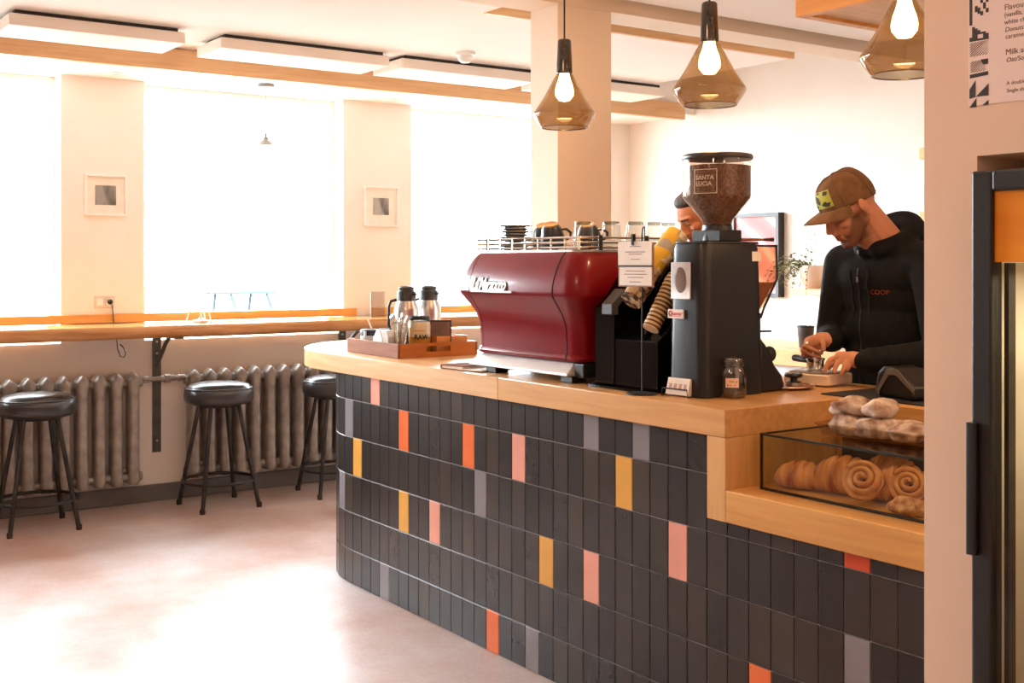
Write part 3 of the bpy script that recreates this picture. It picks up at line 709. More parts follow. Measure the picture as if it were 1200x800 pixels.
cupstack((-2.955, 2.535, 1.355), (-2.955, 2.63, 1.455), .020, .022, 8, striped('dark striped lid print', (214, 176, 150), (46, 36, 32), (190, 150, 126), 30), 'small stack of striped cups at the slot closest to the machine')
# card on a wire stand
cs = thing('card_stand', 'thin black stand clipping two white menu cards before the dispenser', 'sign', (-2.742, 2.425, 1.0105))
mesh('disc_base', B().lathe([(0, 0), (.05, 0), (.05, .004), (.012, .008), (0, .008)], seg=36), MT['matte'], cs)
mesh('rod', B().tube([(0, 0, .006), (0, 0, .5), (0, .004, .52), (.0, .012, .525), (0, .012, .46)], .0025, 8), MT['matte'], cs)
crd = T(-.024, -.006, .335, 0, 0, .05)
mesh('backing_board', B().box(-.080, .002, 0, .078, .005, .136, crd), wood('thin board', (150, 110, 80), (170, 130, 98), 'X', .5), cs, smooth=0)
for nm, z0, z1 in (('upper_card', .068, .142), ('lower_card', .004, .062)):
    c_ = mesh(nm, B().box(-.078 if z0 > .05 else -.072, -.001, z0, .072, .0015, z1, crd), MT['paper'], cs, smooth=0)
    b = B()
    rows = ((.125, .05), (.108, .09), (.101, .06), (.085, .04)) if z0 > .05 else ((.048, .085), (.038, .1), (.028, .07), (.014, .05))
    for z, w in rows: b.box(-w/2, -.0018, z, w/2, -.001, z+.0022, crd)
    mesh('print_lines', b, MT['greyink'], c_, smooth=0)
mesh('clip', B().box(-.08, -.004, .062, .076, -.001, .066, crd).box(-.014, -.006, .13, -.006, .006, .165, crd), MT['darksteel'], cs, smooth=0)

# ------------------------------------------------------------------ grinder
gr = thing('coffee_grinder', 'tall black coffee grinder with round bean hopper on top', 'grinder', (-2.62, 2.63, 1.0105))
def gring(z, x0, x1, y0, y1, r): return [(x, y, z) for x, y in rrect(x0, y0, x1, y1, r, 6)]
mesh('body', B().loft([gring(.0, -.078, .085, -.142, .125, .03), gring(.10, -.078, .082, -.140, .125, .03), gring(.38, -.076, .078, -.136, .125, .035), gring(.455, -.074, .076, -.134, .122, .035), gring(.468, -.07, .072, -.13, .118, .035)]), MT['grinder'], gr, smooth=35)
mesh('top_plate', B().loft([gring(.4685, -.072, .074, -.132, .13, .035), gring(.476, -.07, .072, -.13, .128, .035)]), MT['grinder'], gr, smooth=30, bevel=.002)
mesh('foot_sweep', B().prism([(.12, 0), (.12, .18), (.15, .15), (.19, .085), (.225, .05), (.235, .02), (.235, 0)], -.06, .07, MYZ), MT['grinder'], gr, smooth=30, bevel=.012, bseg=3)
mesh('collar', B().lathe([(0, .476), (.052, .476), (.05, .505), (.046, .52), (.046, .53), (0, .53)], seg=32).box(-.06, -.05, .476, .062, .045, .512), MT['grinder'], gr, smooth=40, bevel=.003)
mesh('hopper', B().lathe([(.044, .52), (.05, .545), (.105, .612), (.107, .62), (.107, .735), (.1065, .738)], seg=56), MT['hopper'], gr, smooth=30)
mesh('hopper_lid', B().lathe([(0, .75), (.10, .75), (.109, .747), (.111, .742), (.111, .736), (.109, .732), (0, .732)], seg=56), pm('brown lid', (48, 38, 34), (58, 46, 42), 10, .35), gr, smooth=40)
b = B().lathe([(0, .53), (.042, .53), (.047, .546), (.101, .613), (.103, .622), (.103, .712), (.07, .716), (0, .705)], seg=56)
tag(mesh('coffee_beans', b, MT['beans'], gr, smooth=40), kind='stuff')
# label square on the hopper with lettering, wrapped on its wall
def on_cyl(bb, r, cx=0, cy=0):
    for v in bb.bm.verts:
        a = v.co.x/r; rr = r+v.co.y*-1
        v.co = Vector((cx+rr*math.sin(a), cy-rr*math.cos(a), v.co.z))
    return bb
b = B(); w, h = .075, .075
for q in ((-w/2, 0, w/2, .0022), (-w/2, h-.0022, w/2, h), (-w/2, 0, -w/2+.0022, h), (w/2-.0022, 0, w/2, h)):
    n = max(1, int((q[2]-q[0])/.006))
    for i in range(n): b.box(q[0]+(q[2]-q[0])*i/n, .0003, q[1], q[0]+(q[2]-q[0])*(i+1)/n, .001, q[3])
for i in range(13): b.box(-.0305, .0003, .006+i*.0052, .0305, .0006, .0066+i*.0052)
b.text('SANTA', .0185, T(-.031, .0005, .043, PI/2, 0, 0), .0003, .0003).text('LUCIA', .0185, T(-.031, .0005, .024, PI/2, 0, 0), .0003, .0003)
for v in b.bm.verts: v.co.y = -abs(v.co.y)
on_cyl(b, .1085)
bmesh.ops.rotate(b.bm, verts=b.bm.verts, cent=(0, 0, 0), matrix=Matrix.Rotation(math.radians(25), 3, 'Z'))
bmesh.ops.translate(b.bm, verts=b.bm.verts, vec=(0, 0, .622))
mesh('hopper_label', b, pm('pale label print', (214, 196, 174), None, 10, .5), gr, smooth=0)
mesh('front_window', B().box(-.060, -.1415, .298, .026, -.137, .412), pm('satin aluminium', (222, 218, 214), (236, 232, 228), 30, .45, .5), gr, smooth=0, bevel=.002)
mesh('window_oval', B().ell((-.017, -.142, .357), (.026, .0015, .04)), pm('grey oval', (128, 112, 100), (146, 130, 118), 10, .35), gr)  # reflection on the silver panel, painted as a flat grey oval
lg = mesh('logo_plate', B().box(-.070, -.1445, .238, -.002, -.138, .266), MT['paper'], gr, smooth=0, bevel=.001)
rb = B()
for i in range(20):
    a0, a1 = 2*PI*i/20, 2*PI*(i+1)/20
    rb.tube([(-.058+.007*math.cos(a0), -.145, .2535+.007*math.sin(a0)), (-.058+.007*math.cos(a1), -.145, .2535+.007*math.sin(a1))], .0016, 5)
rb.text('uamar', .017, T(-.050, -.1447, .248, PI/2, 0, 0), .0003, .0003, .2).box(-.062, -.1449, .2435, -.012, -.1446, .245)
mesh('logo_lettering', rb, pm('red logo print', (190, 40, 36), None, 10, .5), lg, smooth=0)
mesh('dose_chute', B().prism([(.122, .46), (.215, .462), (.215, .36), (.155, .27), (.135, .25), (.122, .25)], -.035, .05, MYZ), glassy('amber chute plastic', (222, 200, 170), (232, 212, 184), .06, .1), gr, smooth=0, bevel=.003)
mesh('chute_grounds', B().prism([(.124, .345), (.21, .348), (.15, .272), (.136, .254), (.124, .254)], -.03, .045, MYZ), pm('ground coffee', (150, 92, 44), (176, 114, 60), 90, .8), gr, smooth=0)
mesh('chute_frame', B().tube([(.052, .212, .462), (.052, .216, .36), (.052, .156, .268), (.052, .14, .235)], .004, 6).tube([(.052, .122, .464), (.052, .216, .464)], .004, 6), MT['matte'], gr)
mesh('tamper_arm', B().box(-.02, .12, .10, .03, .165, .25).tube([(0.01, .155, .19), (.01, .235, .188)], .0035, 8), MT['darksteel'], gr, smooth=0, bevel=.003)
mesh('vent_slot', B().box(.0765, .0, .322, .0785, .085, .3255).box(.0765, .0, .310, .0785, .085, .3135), MT['matte'], gr, smooth=0)
mesh('side_sticker', B().box(.0745, .075, .415, .0775, .115, .445), MT['paper'], gr, smooth=0)
mesh('tamp_knob', B().ell((.02, .215, .115), (.022, .022, .026)), MT['matte'], gr)
br = thing('grinder_brush', 'slim wooden brush lying across the grinder top', 'brush', (-2.58, 2.60, 1.0105+.4765))
mesh('handle', B().tube([(0, -.01, .006), (.0, .08, .006), (.003, .19, .007)], [.005, .006, .004], 10), MT['tray_wood'], br)
mesh('bristles', B().tube([(.003, .19, .007), (.004, .235, .008)], [.004, .007], 8), MT['rubber'], br)

# small things on the counter front
ch = thing('card_holder', 'black wire holder with a stack of cards by the grinder foot', 'card holder', (-2.632, 2.487, ZC+.0005), .08)
mesh('wire_frame', B().tube([(-.05, -.03, .024), (.05, -.03, .024), (.053, -.03, .003), (.053, .02, .003), (-.053, .02, .003), (-.053, -.03, .003)], .0025, 8, closed=True).tube([(-.03, .02, .003), (-.03, .024, .04)], .0025, 6).tube([(.03, .02, .003), (.03, .024, .04)], .0025, 6), MT['matte'], ch)
MC = T(0, -.022, .006, -.28, 0, 0)
cds = mesh('card_stack', B().box(-.045, 0, 0, .045, .018, .052, MC), MT['paper'], ch, smooth=0)
b = B()
for i in range(4): b.box(-.036+i*.02, -.0006, .014, -.024+i*.02, 0, .034, MC)
mesh('card_print', b, pm('orange and grey print', (226, 160, 96), (176, 150, 156), 60, .6), cds, smooth=0)
jr = thing('tip_jar', 'empty glass jar with a small pink label next to the grinder', 'jar', (-2.51, 2.585, ZC+.0005))
mesh('jar_glass', B().lathe([(0, .002), (.036, .002), (.041, .008), (.042, .02), (.042, .075), (.040, .084), (.034, .092), (.034, .096), (.0365, .098), (.0365, .102), (.034, .104), (.034, .108), (.0365, .11), (.0365, .115), (.034, .117), (.033, .122)], seg=40), glassy('jar glass', (216, 212, 200), (234, 230, 220), .30, .05), jr, smooth=50)
lb = B(); 
for i in range(8): lb.box(-.02+.005*i, -.0006, .035, -.015+.005*i, 0, .063)
on_cyl(lb, .0425); bmesh.ops.rotate(lb.bm, verts=lb.bm.verts, cent=(0, 0, 0), matrix=Matrix.Rotation(math.radians(42), 3, 'Z'))
jl = mesh('jar_label', lb, pm('pink label', (236, 196, 170), (240, 206, 184), 40, .7), jr)
lb = B().box(-.008, -.0012, .052, .006, -.0006, .0545).box(.011, -.0012, .05, .015, -.0006, .054).box(-.015, -.0012, .04, -.011, -.0006, .044).box(-.006, -.0012, .041, .012, -.0006, .0435)
on_cyl(lb, .0425); bmesh.ops.rotate(lb.bm, verts=lb.bm.verts, cent=(0, 0, 0), matrix=Matrix.Rotation(math.radians(42), 3, 'Z'))
mesh('label_print', lb, pm('label print', (150, 110, 80), (110, 120, 80), 200, .7), jl)
sr = thing('tamping_mat', 'round wooden saucer on the counter behind the grinder', 'saucer', (-2.60, 2.925, ZC+.0005))
mesh('plate', B().lathe([(0, .001), (.075, .001), (.088, .008), (.09, .011), (.086, .012), (.07, .006), (0, .006)], seg=40), MT['tray_wood'], sr)
mesh('plate_rim', B().tube([(.089*math.cos(2*PI*k/40), .089*math.sin(2*PI*k/40), .0105) for k in range(40)], .0022, 6, closed=True), MT['steel'], sr)
tm = thing('tamper', 'small black and steel tamper lying on the wooden saucer', 'tamper', (-2.595, 2.955, ZC+.007))
mesh('tamper_base', B().lathe([(0, 0), (.027, 0), (.027, .012), (.02, .017), (0, .017)], seg=28), MT['steel'], tm)
mesh('tamper_handle', B().lathe([(.012, .017), (.011, .025), (.028, .03), (.03, .036), (.026, .042), (0, .043)], seg=28), MT['black'], tm)

# ------------------------------------------------------------------ scale, portafilter, terminal
sl = thing('coffee_scale', 'flat white digital scale on the counter under the barista hands', 'scale', (-2.53, 3.045, ZC+.0005), .12)
mesh('scale_body', B().loft([[(x, y, z) for x, y in rrect(-.175-i, -i, i, .155+i, .012, 4)] for z, i in ((0.004, -.004), (.008, 0), (.036, 0), (.040, -.004))]), pm('warm white plastic', (226, 206, 184), (232, 214, 194), 10, .4), sl, smooth=40)
mesh('weigh_plate', B().box(-.16, .012, .0405, -.012, .14, .046), MT['steel'], sl, smooth=0, bevel=.003)
mesh('power_dot', B().lathe([(0, .001), (.004, .001), (.004, 0)], seg=12, M=T(-.12, -.0005, .022, PI/2, 0, 0)), MT['black'], sl)
pf = thing('portafilter', 'steel portafilter basket resting on the white scale', 'portafilter', (-2.67, 3.15, ZC+.0475))
mesh('basket', B().lathe([(0, .0), (.026, .0), (.029, .006), (.029, .03), (.0325, .031), (.0325, .036), (.029, .036), (.027, .008), (0, .006)], seg=32), MT['chrome'], pf)
mesh('handle', B().tube([(-.028, .0, .024), (-.06, .01, .026), (-.10, .03, .028), (-.135, .05, .026)], [.007, .010, .013, .012], 12), MT['black'], pf)
mesh('spout', B().box(.028, -.006, .008, .05, .006, .016), MT['chrome'], pf, smooth=0, bevel=.002)
pt = thing('card_terminal', 'black card payment terminal beside the white scale', 'card reader', (-2.20, 3.0, ZC+.0005), -.25)
mesh('terminal_body', B().prism([(-.07, 0), (-.075, .02), (-.06, .075), (-.03, .095), (.02, .09), (.10, .04), (.105, 0)], -.055, .055, Matrix(((1, 0, 0, 0), (0, 0, 1, 0), (0, 1, 0, 0), (0, 0, 0, 1)))), MT['black'], pt, smooth=0, bevel=.012, bseg=3)
mesh('grey_band', B().prism([(-.05, .0), (-.042, .02), (.0, .068), (.03, .07), (.11, .022), (.112, .034), (.035, .088), (-.01, .086), (-.06, .02)], -.0585, -.055, Matrix(((1, 0, 0, 0), (0, 0, 1, 0), (0, 1, 0, 0), (0, 0, 0, 1)))), pm('grey terminal trim', (96, 88, 82), (108, 100, 94), 20, .45), pt, smooth=0, bevel=.001)
mesh('screen', B().prism([(-.058, .078), (-.03, .0965), (-.032, .0985), (-.060, .08)], -.04, .04, Matrix(((1, 0, 0, 0), (0, 0, 1, 0), (0, 1, 0, 0), (0, 0, 0, 1)))), MT['acrylic'], pt, smooth=0)
tag(mesh('counter_mat', B().prism(rrect(-2.42, 2.875, -1.70, 3.2, .01), ZC+.0003, ZC+.004), MT['matte'], smooth=0), 'flat black mat along the counter edge behind the bread', 'mat')
for i_ in (sl, pf, pt): pass
pt.location.z = ZC+.0045

# ------------------------------------------------------------------ tray of condiments
wt = thing('wooden_tray', 'brown wooden condiment tray with slot handles on the counter end', 'tray', (-4.348, 2.462, ZC+.0005), -.03)
TW, TD = .50, .40
mesh('tray_bottom', B().box(-TW+.01, .01, 0, -.01, TD-.01, .012), MT['tray_wood'], wt, smooth=0)
mesh('long_side', B().box(-TW, 0, 0, 0, .012, .062), pm('worn tray side', (128, 80, 56), (146, 96, 70), 12, .65, spec=.2, stretch=(.4, 4, 4)), wt, smooth=0, bevel=.002)
mesh('long_side', B().box(-TW, TD-.012, 0, 0, TD, .062), MT['tray_wood'], wt, smooth=0, bevel=.002)
for x in (-.012, -TW):
    b = B().box(x, .012, 0, x+.012, .14, .062).box(x, .26, 0, x+.012, TD-.012, .062).box(x, .14, 0, x+.012, .26, .024).box(x, .14, .048, x+.012, .26, .062)
    mesh('short_side', b, wood('tray end grain', (166, 96, 40), (190, 118, 58), 'Y', .35), wt, smooth=0)
ZTR = ZC+.013
def thermos(x, y, label):
    t = thing('vacuum_flask', label, 'flask', (x, y, ZTR), .4, 'steel flasks on the tray')
    mesh('flask_body', B().lathe([(0, 0), (.052, 0), (.055, .004), (.055, .185), (.052, .2), (.043, .222), (.042, .226), (0, .226)], seg=40), MT['steel'], t)
    mesh('lid', B().lathe([(0, .225), (.042, .225), (.043, .265), (.040, .27), (.034, .272), (.034, .278), (.037, .284), (.036, .288), (.02, .294), (0, .295)], seg=32), pm('dark lid plastic', (48, 50, 50), (58, 60, 60), 10, .4), t, smooth=30)
    mesh('handle', B().tube([(-.036, -.025, .232), (-.058, -.04, .225), (-.066, -.045, .2), (-.066, -.045, .12), (-.055, -.038, .09), (-.042, -.03, .085)], .007, 10), MT['black'], t)
    mesh('spout', B().box(.034, -.01, .25, .052, .01, .262), MT['black'], t, smooth=0, bevel=.003)
thermos(-4.565, 2.63, 'steel vacuum flask with dark lid at the left on the tray')
thermos(-4.62, 2.78, 'steel vacuum flask with dark lid farther back on the tray, behind the honey jar')
hj = thing('honey_jar', 'glass jar labelled RAW with black lid on the tray', 'jar', (-4.425, 2.615, ZTR)); hj.scale = (1.08, 1.08, 1.22)
mesh('jar_glass', B().lathe([(0, 0), (.044, 0), (.047, .004), (.047, .105), (.044, .116), (.040, .12), (.040, .124)], seg=36), MT['glass'], hj)
mesh('contents', B().lathe([(0, .003), (.0435, .003), (.0445, .006), (.0445, .06), (0, .06)], seg=36), MT['honey'], hj)
mesh('pale_contents', B().lathe([(0, .0605), (.0445, .0605), (.0445, .104), (.04, .114), (0, .114)], seg=36), pm('crystal honey', (240, 226, 196), (246, 236, 212), 20, .4), hj)
mesh('lid', B().lathe([(0, .134), (.040, .134), (.0425, .131), (.0425, .121), (0, .121)], seg=36), MT['matte'], hj)
lb = B().text('RAW', .026, T(-.006, 0, .052, PI/2, 0, 0), .0003, .0006)
for v in lb.bm.verts: v.co.y = -abs(v.co.y)
on_cyl(lb, .0478); bmesh.ops.rotate(lb.bm, verts=lb.bm.verts, cent=(0, 0, 0), matrix=Matrix.Rotation(math.radians(40), 3, 'Z'))
mesh('label_lettering', lb, MT['ink'], hj, smooth=0)
lb = B()
for i in range(2): lb.box(-.034+.004*i, -.0006, .05, -.030+.004*i, 0, .096)
for i in range(9): lb.box(-.008+.005*i, -.0006, .082, -.003+.005*i, 0, .085)
on_cyl(lb, .0476); bmesh.ops.rotate(lb.bm, verts=lb.bm.verts, cent=(0, 0, 0), matrix=Matrix.Rotation(math.radians(40), 3, 'Z'))
mesh('label_stripe', lb, pm('ochre label', (216, 150, 40), None, 20, .6), hj)
sg = thing('spoon_glass', 'clear glass holding teaspoons in the tray', 'glass', (-4.445, 2.525, ZTR))
mesh('tumbler_wall', B().lathe([(0, .002), (.026, .002), (.028, .006), (.034, .095)], seg=32), MT['glass'], sg)
for i in range(7):
    a = i*.9; p = Vector((.016*math.cos(a), .016*math.sin(a), .006)); q = Vector((.038*math.cos(a+.3), .03*math.sin(a+.3), .125+.01*(i % 3)))
    s_ = thing('teaspoon', 'steel teaspoon standing in the spoon glass on the tray', 'spoon', (-4.445, 2.525, ZTR), 0, 'teaspoons in the glass')
    mesh('handle', B().tube([p, q], [.0022, .0035], 8), MT['chrome'], s_)
    mesh('spoon_bowl', B().ell(q+(q-p).normalized()*.016, (.011, .006, .018), Vector((0, 0, 1)).rotation_difference((q-p).normalized()).to_matrix(), 14, 8), MT['chrome'], s_)
nk = thing('napkin_holder', 'steel holder filled with white napkins on the tray', 'napkins', (-4.575, 2.535, ZTR), .12)
mesh('napkin_stack', B().prism([(-.07, 0), (.045, 0), (.05, .07), (.035, .098), (-.045, .098), (-.07, .06)], -.028, .028, Matrix(((1, 0, 0, 0), (0, 0, 1, 0), (0, 1, 0, 0), (0, 0, 0, 1)))), pm('white napkins', (244, 242, 240), (250, 248, 246), 30, .8), nk, smooth=0, bevel=.006)
mesh('wire_loop', B().tube([(.02, -.034, 0), (.012, -.034, .07), (-.01, -.034, .105), (-.01, .034, .105), (.012, .034, .07), (.02, .034, 0)], .0025, 8).box(-.07, -.034, 0, .06, .034, .003), MT['chrome'], nk)
def sugar_pot(x, y, label):
    t = thing('lidded_pot', label, 'pot', (x, y, ZTR), 0, 'white pots with black lids on the tray')
    mesh('pot_body', B().lathe([(0, 0), (.04, 0), (.044, .005), (.044, .062), (0, .062)], seg=32), MT['white'], t)
    mesh('pot_lid', B().lathe([(0, .092), (.035, .092), (.045, .088), (.046, .078), (.046, .0635), (0, .0635)], seg=32), MT['black'], t, smooth=30)
    mesh('clasp', B().box(.03, -.05, .06, .04, -.04, .085), MT['steel'], t, smooth=0)
sugar_pot(-4.78, 2.56, 'white pot with black lid at the left end of the tray')
sugar_pot(-4.68, 2.60, 'white pot with black lid next to the napkins')
tag(mesh('stir_stick', B().tube([(-4.765, 2.56, ZTR+.094), (-4.80, 2.56, ZTR+.135)], .004, 6), MT['paper']), 'pale wooden stirrer sticking up from the lidded pot', 'stirrer')
mc = thing('tray_card', 'dark framed card standing at the back of the tray', 'sign', (-4.40, 2.70, ZTR), 1.0)
mesh('card_frame', B().box(-.055, -.004, 0, .055, .004, .145), pm('dark card frame', (46, 40, 38), (58, 50, 46), 12, .4), mc, smooth=0, bevel=.002)
mesh('card_face', B().box(-.048, -.0055, .008, .048, -.004, .137), pm('dark card print', (66, 50, 48), (150, 120, 110), 7, .35), mc, smooth=0)
bx = thing('wooden_box', 'small open wooden box at the right end of the tray', 'box', (-4.42, 2.76, ZTR), 0)
b = B().box(-.05, -.09, 0, .05, .07, .006).box(-.05, -.09, .006, -.044, .07, .075).box(.044, -.09, .006, .05, .07, .075).box(-.044, -.09, .006, .044, -.084, .075).box(-.044, .064, .006, .044, .07, .075)
mesh('box_shell', b, MT['box_wood'], bx, smooth=0)
mesh('sachets', B().box(-.042, -.08, .006, .042, .06, .06), MT['sugar'], bx, smooth=0)
# folded menus in front of the machine
bk = thing('menu_book', 'brown leather menu book lying at the counter edge', 'book', (-3.82, 2.375, ZC+.0005), .62)
mesh('cover', B().box(0, 0, .0135, .13, .20, .0165).box(0, 0, 0, .13, .20, .003).box(.0, .0, .003, .004, .20, .0135), pm('brown leather', (112, 64, 44), (132, 80, 58), 30, .85, spec=.03), bk, smooth=0, bevel=.001)
mesh('pages', B().box(.0045, .003, .0032, .127, .197, .0133), MT['paper'], bk, smooth=0)
bk.location = (-3.86, 2.375, ZC+.0005); bk.rotation_euler.z = .15
tb = thing('menu_folder', 'flat pale folder lying beside the espresso machine foot', 'folder', (-3.725, 2.385, ZC+.0005), .25)
mesh('sheet', B().box(-.02, 0, .003, .10, .19, .006), MT['paper'], tb, smooth=0)
mesh('backing', B().box(-.02, 0, 0, .10, .19, .003), MT['darksteel'], tb, smooth=0)

# ------------------------------------------------------------------ things on the window bar
gd = thing('glass_dispenser', 'tall clear glass vessel on a pale stand on the window bar', 'glass vessel', (-6.70, 2.46, 1.0685))
mesh('vessel', B().lathe([(0, .085), (.066, .085), (.068, .09), (.056, .265), (.05, .275)], seg=32), MT['glass'], gd)
mesh('vessel_base', B().lathe([(0, .082), (.068, .082), (.068, .0855), (0, .0855)], seg=32), MT['darksteel'], gd)
mesh('vessel_rim', B().tube([(.05*math.cos(2*PI*k/28), .05*math.sin(2*PI*k/28), .275) for k in range(28)], .002, 6, closed=True), MT['steel'], gd)
for a in (.4, 2.5, 4.6): mesh('leg', B().tube([(.06*math.cos(a), .06*math.sin(a), .082), (.088*math.cos(a), .088*math.sin(a), 0)], .005, 8), MT['white'], gd)
mesh('bowl', B().lathe([(0, 0), (.045, 0), (.05, .012), (.02, .018), (.006, .03), (.006, .05), (0, .05)], seg=28), MT['white'], gd)
as_ = thing('acrylic_stand', 'clear acrylic sign holder on the window bar by the right pier', 'sign holder', (-6.70, 3.645, 1.0685), 0)
mesh('upright', B().box(-.002, -.05, .004, .002, .05, .165), glassy('pale acrylic', (226, 222, 216), (234, 230, 224), .1), as_, smooth=0)
mesh('stand_foot', B().box(-.03, -.05, 0, .03, .05, .004), MT['glass'], as_, smooth=0)
mesh('stand_edge', B().box(-.003, -.053, .0, .003, -.05, .168), pm('grey edge', (120, 118, 116), None, 10, .5), as_, smooth=0)
# picnic table outside
pt2 = thing('picnic_table', 'slatted outdoor table seen faintly through the middle window', 'table', (-25.7, 10.4, -.12), .25)
gm = pm('weathered blue grey wood', (46, 55, 58), (52, 61, 64), 4, .9, spec=0)
b = B()
for i in range(5): b.box(-.35+i*.145, -.75, .83, -.22+i*.145, .75, .87)
mesh('table_top', b, gm, pt2, smooth=0)
for y in (-.5, .5): mesh('leg', B().tube([(-.3, y, .83), (-.6, y+.1, 0)], .035, 8).tube([(.3, y, .83), (.6, y+.1, 0)], .035, 8), gm, pt2)

# ------------------------------------------------------------------ pastry case and pastries
pc = thing('pastry_case', 'low glass pastry case set into the counter ledge', 'display case', (0, 0, 0))
CX0, CX1, CY0, CY1, CZ0, CZ1 = -2.272, -1.645, 2.452, 2.80, .7855, .940
mesh('front_pane', B().box(CX0, CY0, CZ0+.004, CX1, CY0+.004, CZ1), MT['case_glass'], pc, smooth=0)
mesh('top_pane', B().box(CX0, CY0+.005, CZ1-.004, CX1, CY1, CZ1), MT['case_glass'], pc, smooth=0)
mesh('side_pane', B().box(CX0, CY0+.005, CZ0+.004, CX0+.004, CY1, CZ1-.005), MT['case_glass'], pc, smooth=0)
b = B().box(CX0-.001, CY0-.002, CZ0, CX1, CY0+.006, CZ0+.007).box(CX0-.001, CY0-.002, CZ1-.003, CX1, CY0+.006, CZ1+.003).box(CX0-.002, CY0-.002, CZ0, CX0+.004, CY0+.005, CZ1+.002)
b.box(CX0-.002, CY0, CZ1-.001, CX0+.004, CY1, CZ1+.003).box(CX0, CY1, CZ0, CX1, CY1+.004, CZ1)
mesh('edge_trim', b, pm('dark metal edge', (44, 42, 36), (56, 54, 46), 20, .4, .5), pc, smooth=0)
mesh('case_floor', B().box(CX0+.005, CY0+.007, CZ0, CX1, CY1-.001, CZ0+.003), MT['light_wood'], pc, smooth=0)
PZ = CZ0+.0035
crust = pm('baked crust', (164, 82, 22), (232, 164, 82), 18, .42, bump=.4, bscale=40, lo=.36, hi=.62, coat=.15, stretch=(3.2, .5, .5))
crust2 = pm('glazed swirl crust', (186, 106, 36), (230, 168, 88), 30, .35, bump=.3, bscale=60, coat=.3)
crumb = pm('almond crumble', (150, 80, 30), (228, 172, 104), 60, .7, bump=1.0, bscale=90)
def croissant(x, y, L, rot, label, h=1.0):
    """segmented crescent"""
    b = B(); n = 44; rings = []
    for i in range(n+1):
        t = i/n; s = 2*t-1
        a = s*1.05
        cx, cy = L*.5*math.sin(a)/math.sin(1.05), L*.30*(1-math.cos(a))
        r = L*.30*(max(0, 1-abs(s)**2.2))**.62+.004
        seg = abs(((t*7.0) % 1)-.5)*2
        r *= 1-.13*seg**3
        r *= 1.0
        d = Vector((math.cos(a), math.sin(a)*.6, 0)).normalized(); nn = Vector((-d.y, d.x, 0))
        rings.append([Vector((cx, cy, r*h*.82))+r*math.cos(q)*nn+Vector((0, 0, r*h*.82*math.sin(q))) for q in [2*PI*k/20 for k in range(20)]])
    b.loft(rings)
    t = tag(mesh('croissant', b, crust, smooth=50, loc=(x, y, PZ)), label, 'croissant', 'croissants in the pastry case'); t.rotation_euler = (0, 0, rot)
    return t
croissant(-2.195, 2.535, .15, .35, 'small golden croissant at the left end of the glass case')
croissant(-2.075, 2.575, .185, .25, 'large ridged croissant second from the left in the glass case', 1.1)
croissant(-1.905, 2.60, .17, .5, 'croissant lying right behind the half hidden swirl roll in the glass case', 1.15)
croissant(-2.02, 2.70, .17, .1, 'croissant at the back of the case, partly hidden by the large ridged one', 1.2)
croissant(-1.80, 2.665, .17, .3, 'croissant at the back right of the case, against the wall end', 1.2)
def swirl(x, y, r, rot, tilt, label):
    t = thing('swirl_roll', label, 'pastry', (x, y, PZ), rot, 'raisin swirl rolls in the pastry case')
    b = B(); n = 110; rings = []
    M = T(0, 0, r*.92+.012, tilt, 0, 0)
    for i in range(n+1):
        u = i/n; a = u*2*PI*2.4; rr = r*.08+(r*.82-r*.08)*u; tr = r*.18*(1-.2*(1-u))
        c = Vector((rr*math.cos(a), rr*math.sin(a), .010*(1-u))); d = Vector((math.cos(a), math.sin(a), 0))
        rings.append([M @ (c+tr*math.cos(q)*d+Vector((0, 0, .017*math.sin(q)))) for q in [2*PI*k/10 for k in range(10)]])
    b.loft(rings)
    mesh('dough_spiral', b, crust2, t, smooth=60)
    b = B().lathe([(0, -.014), (r*.92, -.014), (r*.93, 0), (r*.7, .006), (0, .006)], seg=32, M=M); mesh('dough_base', b, crust2, t)
    for px, py in ((-.12, .22), (.16, -.14)):
        mesh('raisin', B().ell(M @ Vector((px*r, py*r, .019)), (.0055, .004, .003), None, 10, 6), pm('raisin', (36, 22, 18), (50, 32, 26), 60, .5), t)
swirl(-1.960, 2.497, .057, .45, 1.0, 'round swirl roll with raisins leaning on the front glass')
swirl(-1.862, 2.555, .052, .5, 1.0, 'round swirl roll half hidden behind the almond pastry')
def rough_lump(name, x, y, z, r, seed, m, label, cat, group, rot=0, amp=.12):
    rnd = random.Random(seed); b = B(); bmesh.ops.create_icosphere(b.bm, subdivisions=4, radius=1)
    ph = [(Vector((rnd.gauss(0, 1), rnd.gauss(0, 1), rnd.gauss(0, 1)))*2.6, rnd.uniform(0, 6)) for _ in range(7)]
    for v in b.bm.verts:
        k = sum(math.sin(v.co.dot(d)+p) for d, p in ph)/7
        q = v.co.normalized()*(1+amp*2.2*k)
        z_ = max(q.z, -.75)
        v.co = Vector((q.x*r[0], q.y*r[1], (z_+.75)*r[2]))
    o = tag(mesh(name, b, m, smooth=70, loc=(x, y, z)), label, cat, group); o.rotation_euler = (0, 0, rot); return o
t = rough_lump('almond_pastry', -1.80, 2.495, PZ, (.062, .032, .026), 5, crumb, 'crumb topped almond pastry at the right front of the case', 'pastry', None, .25, .2)
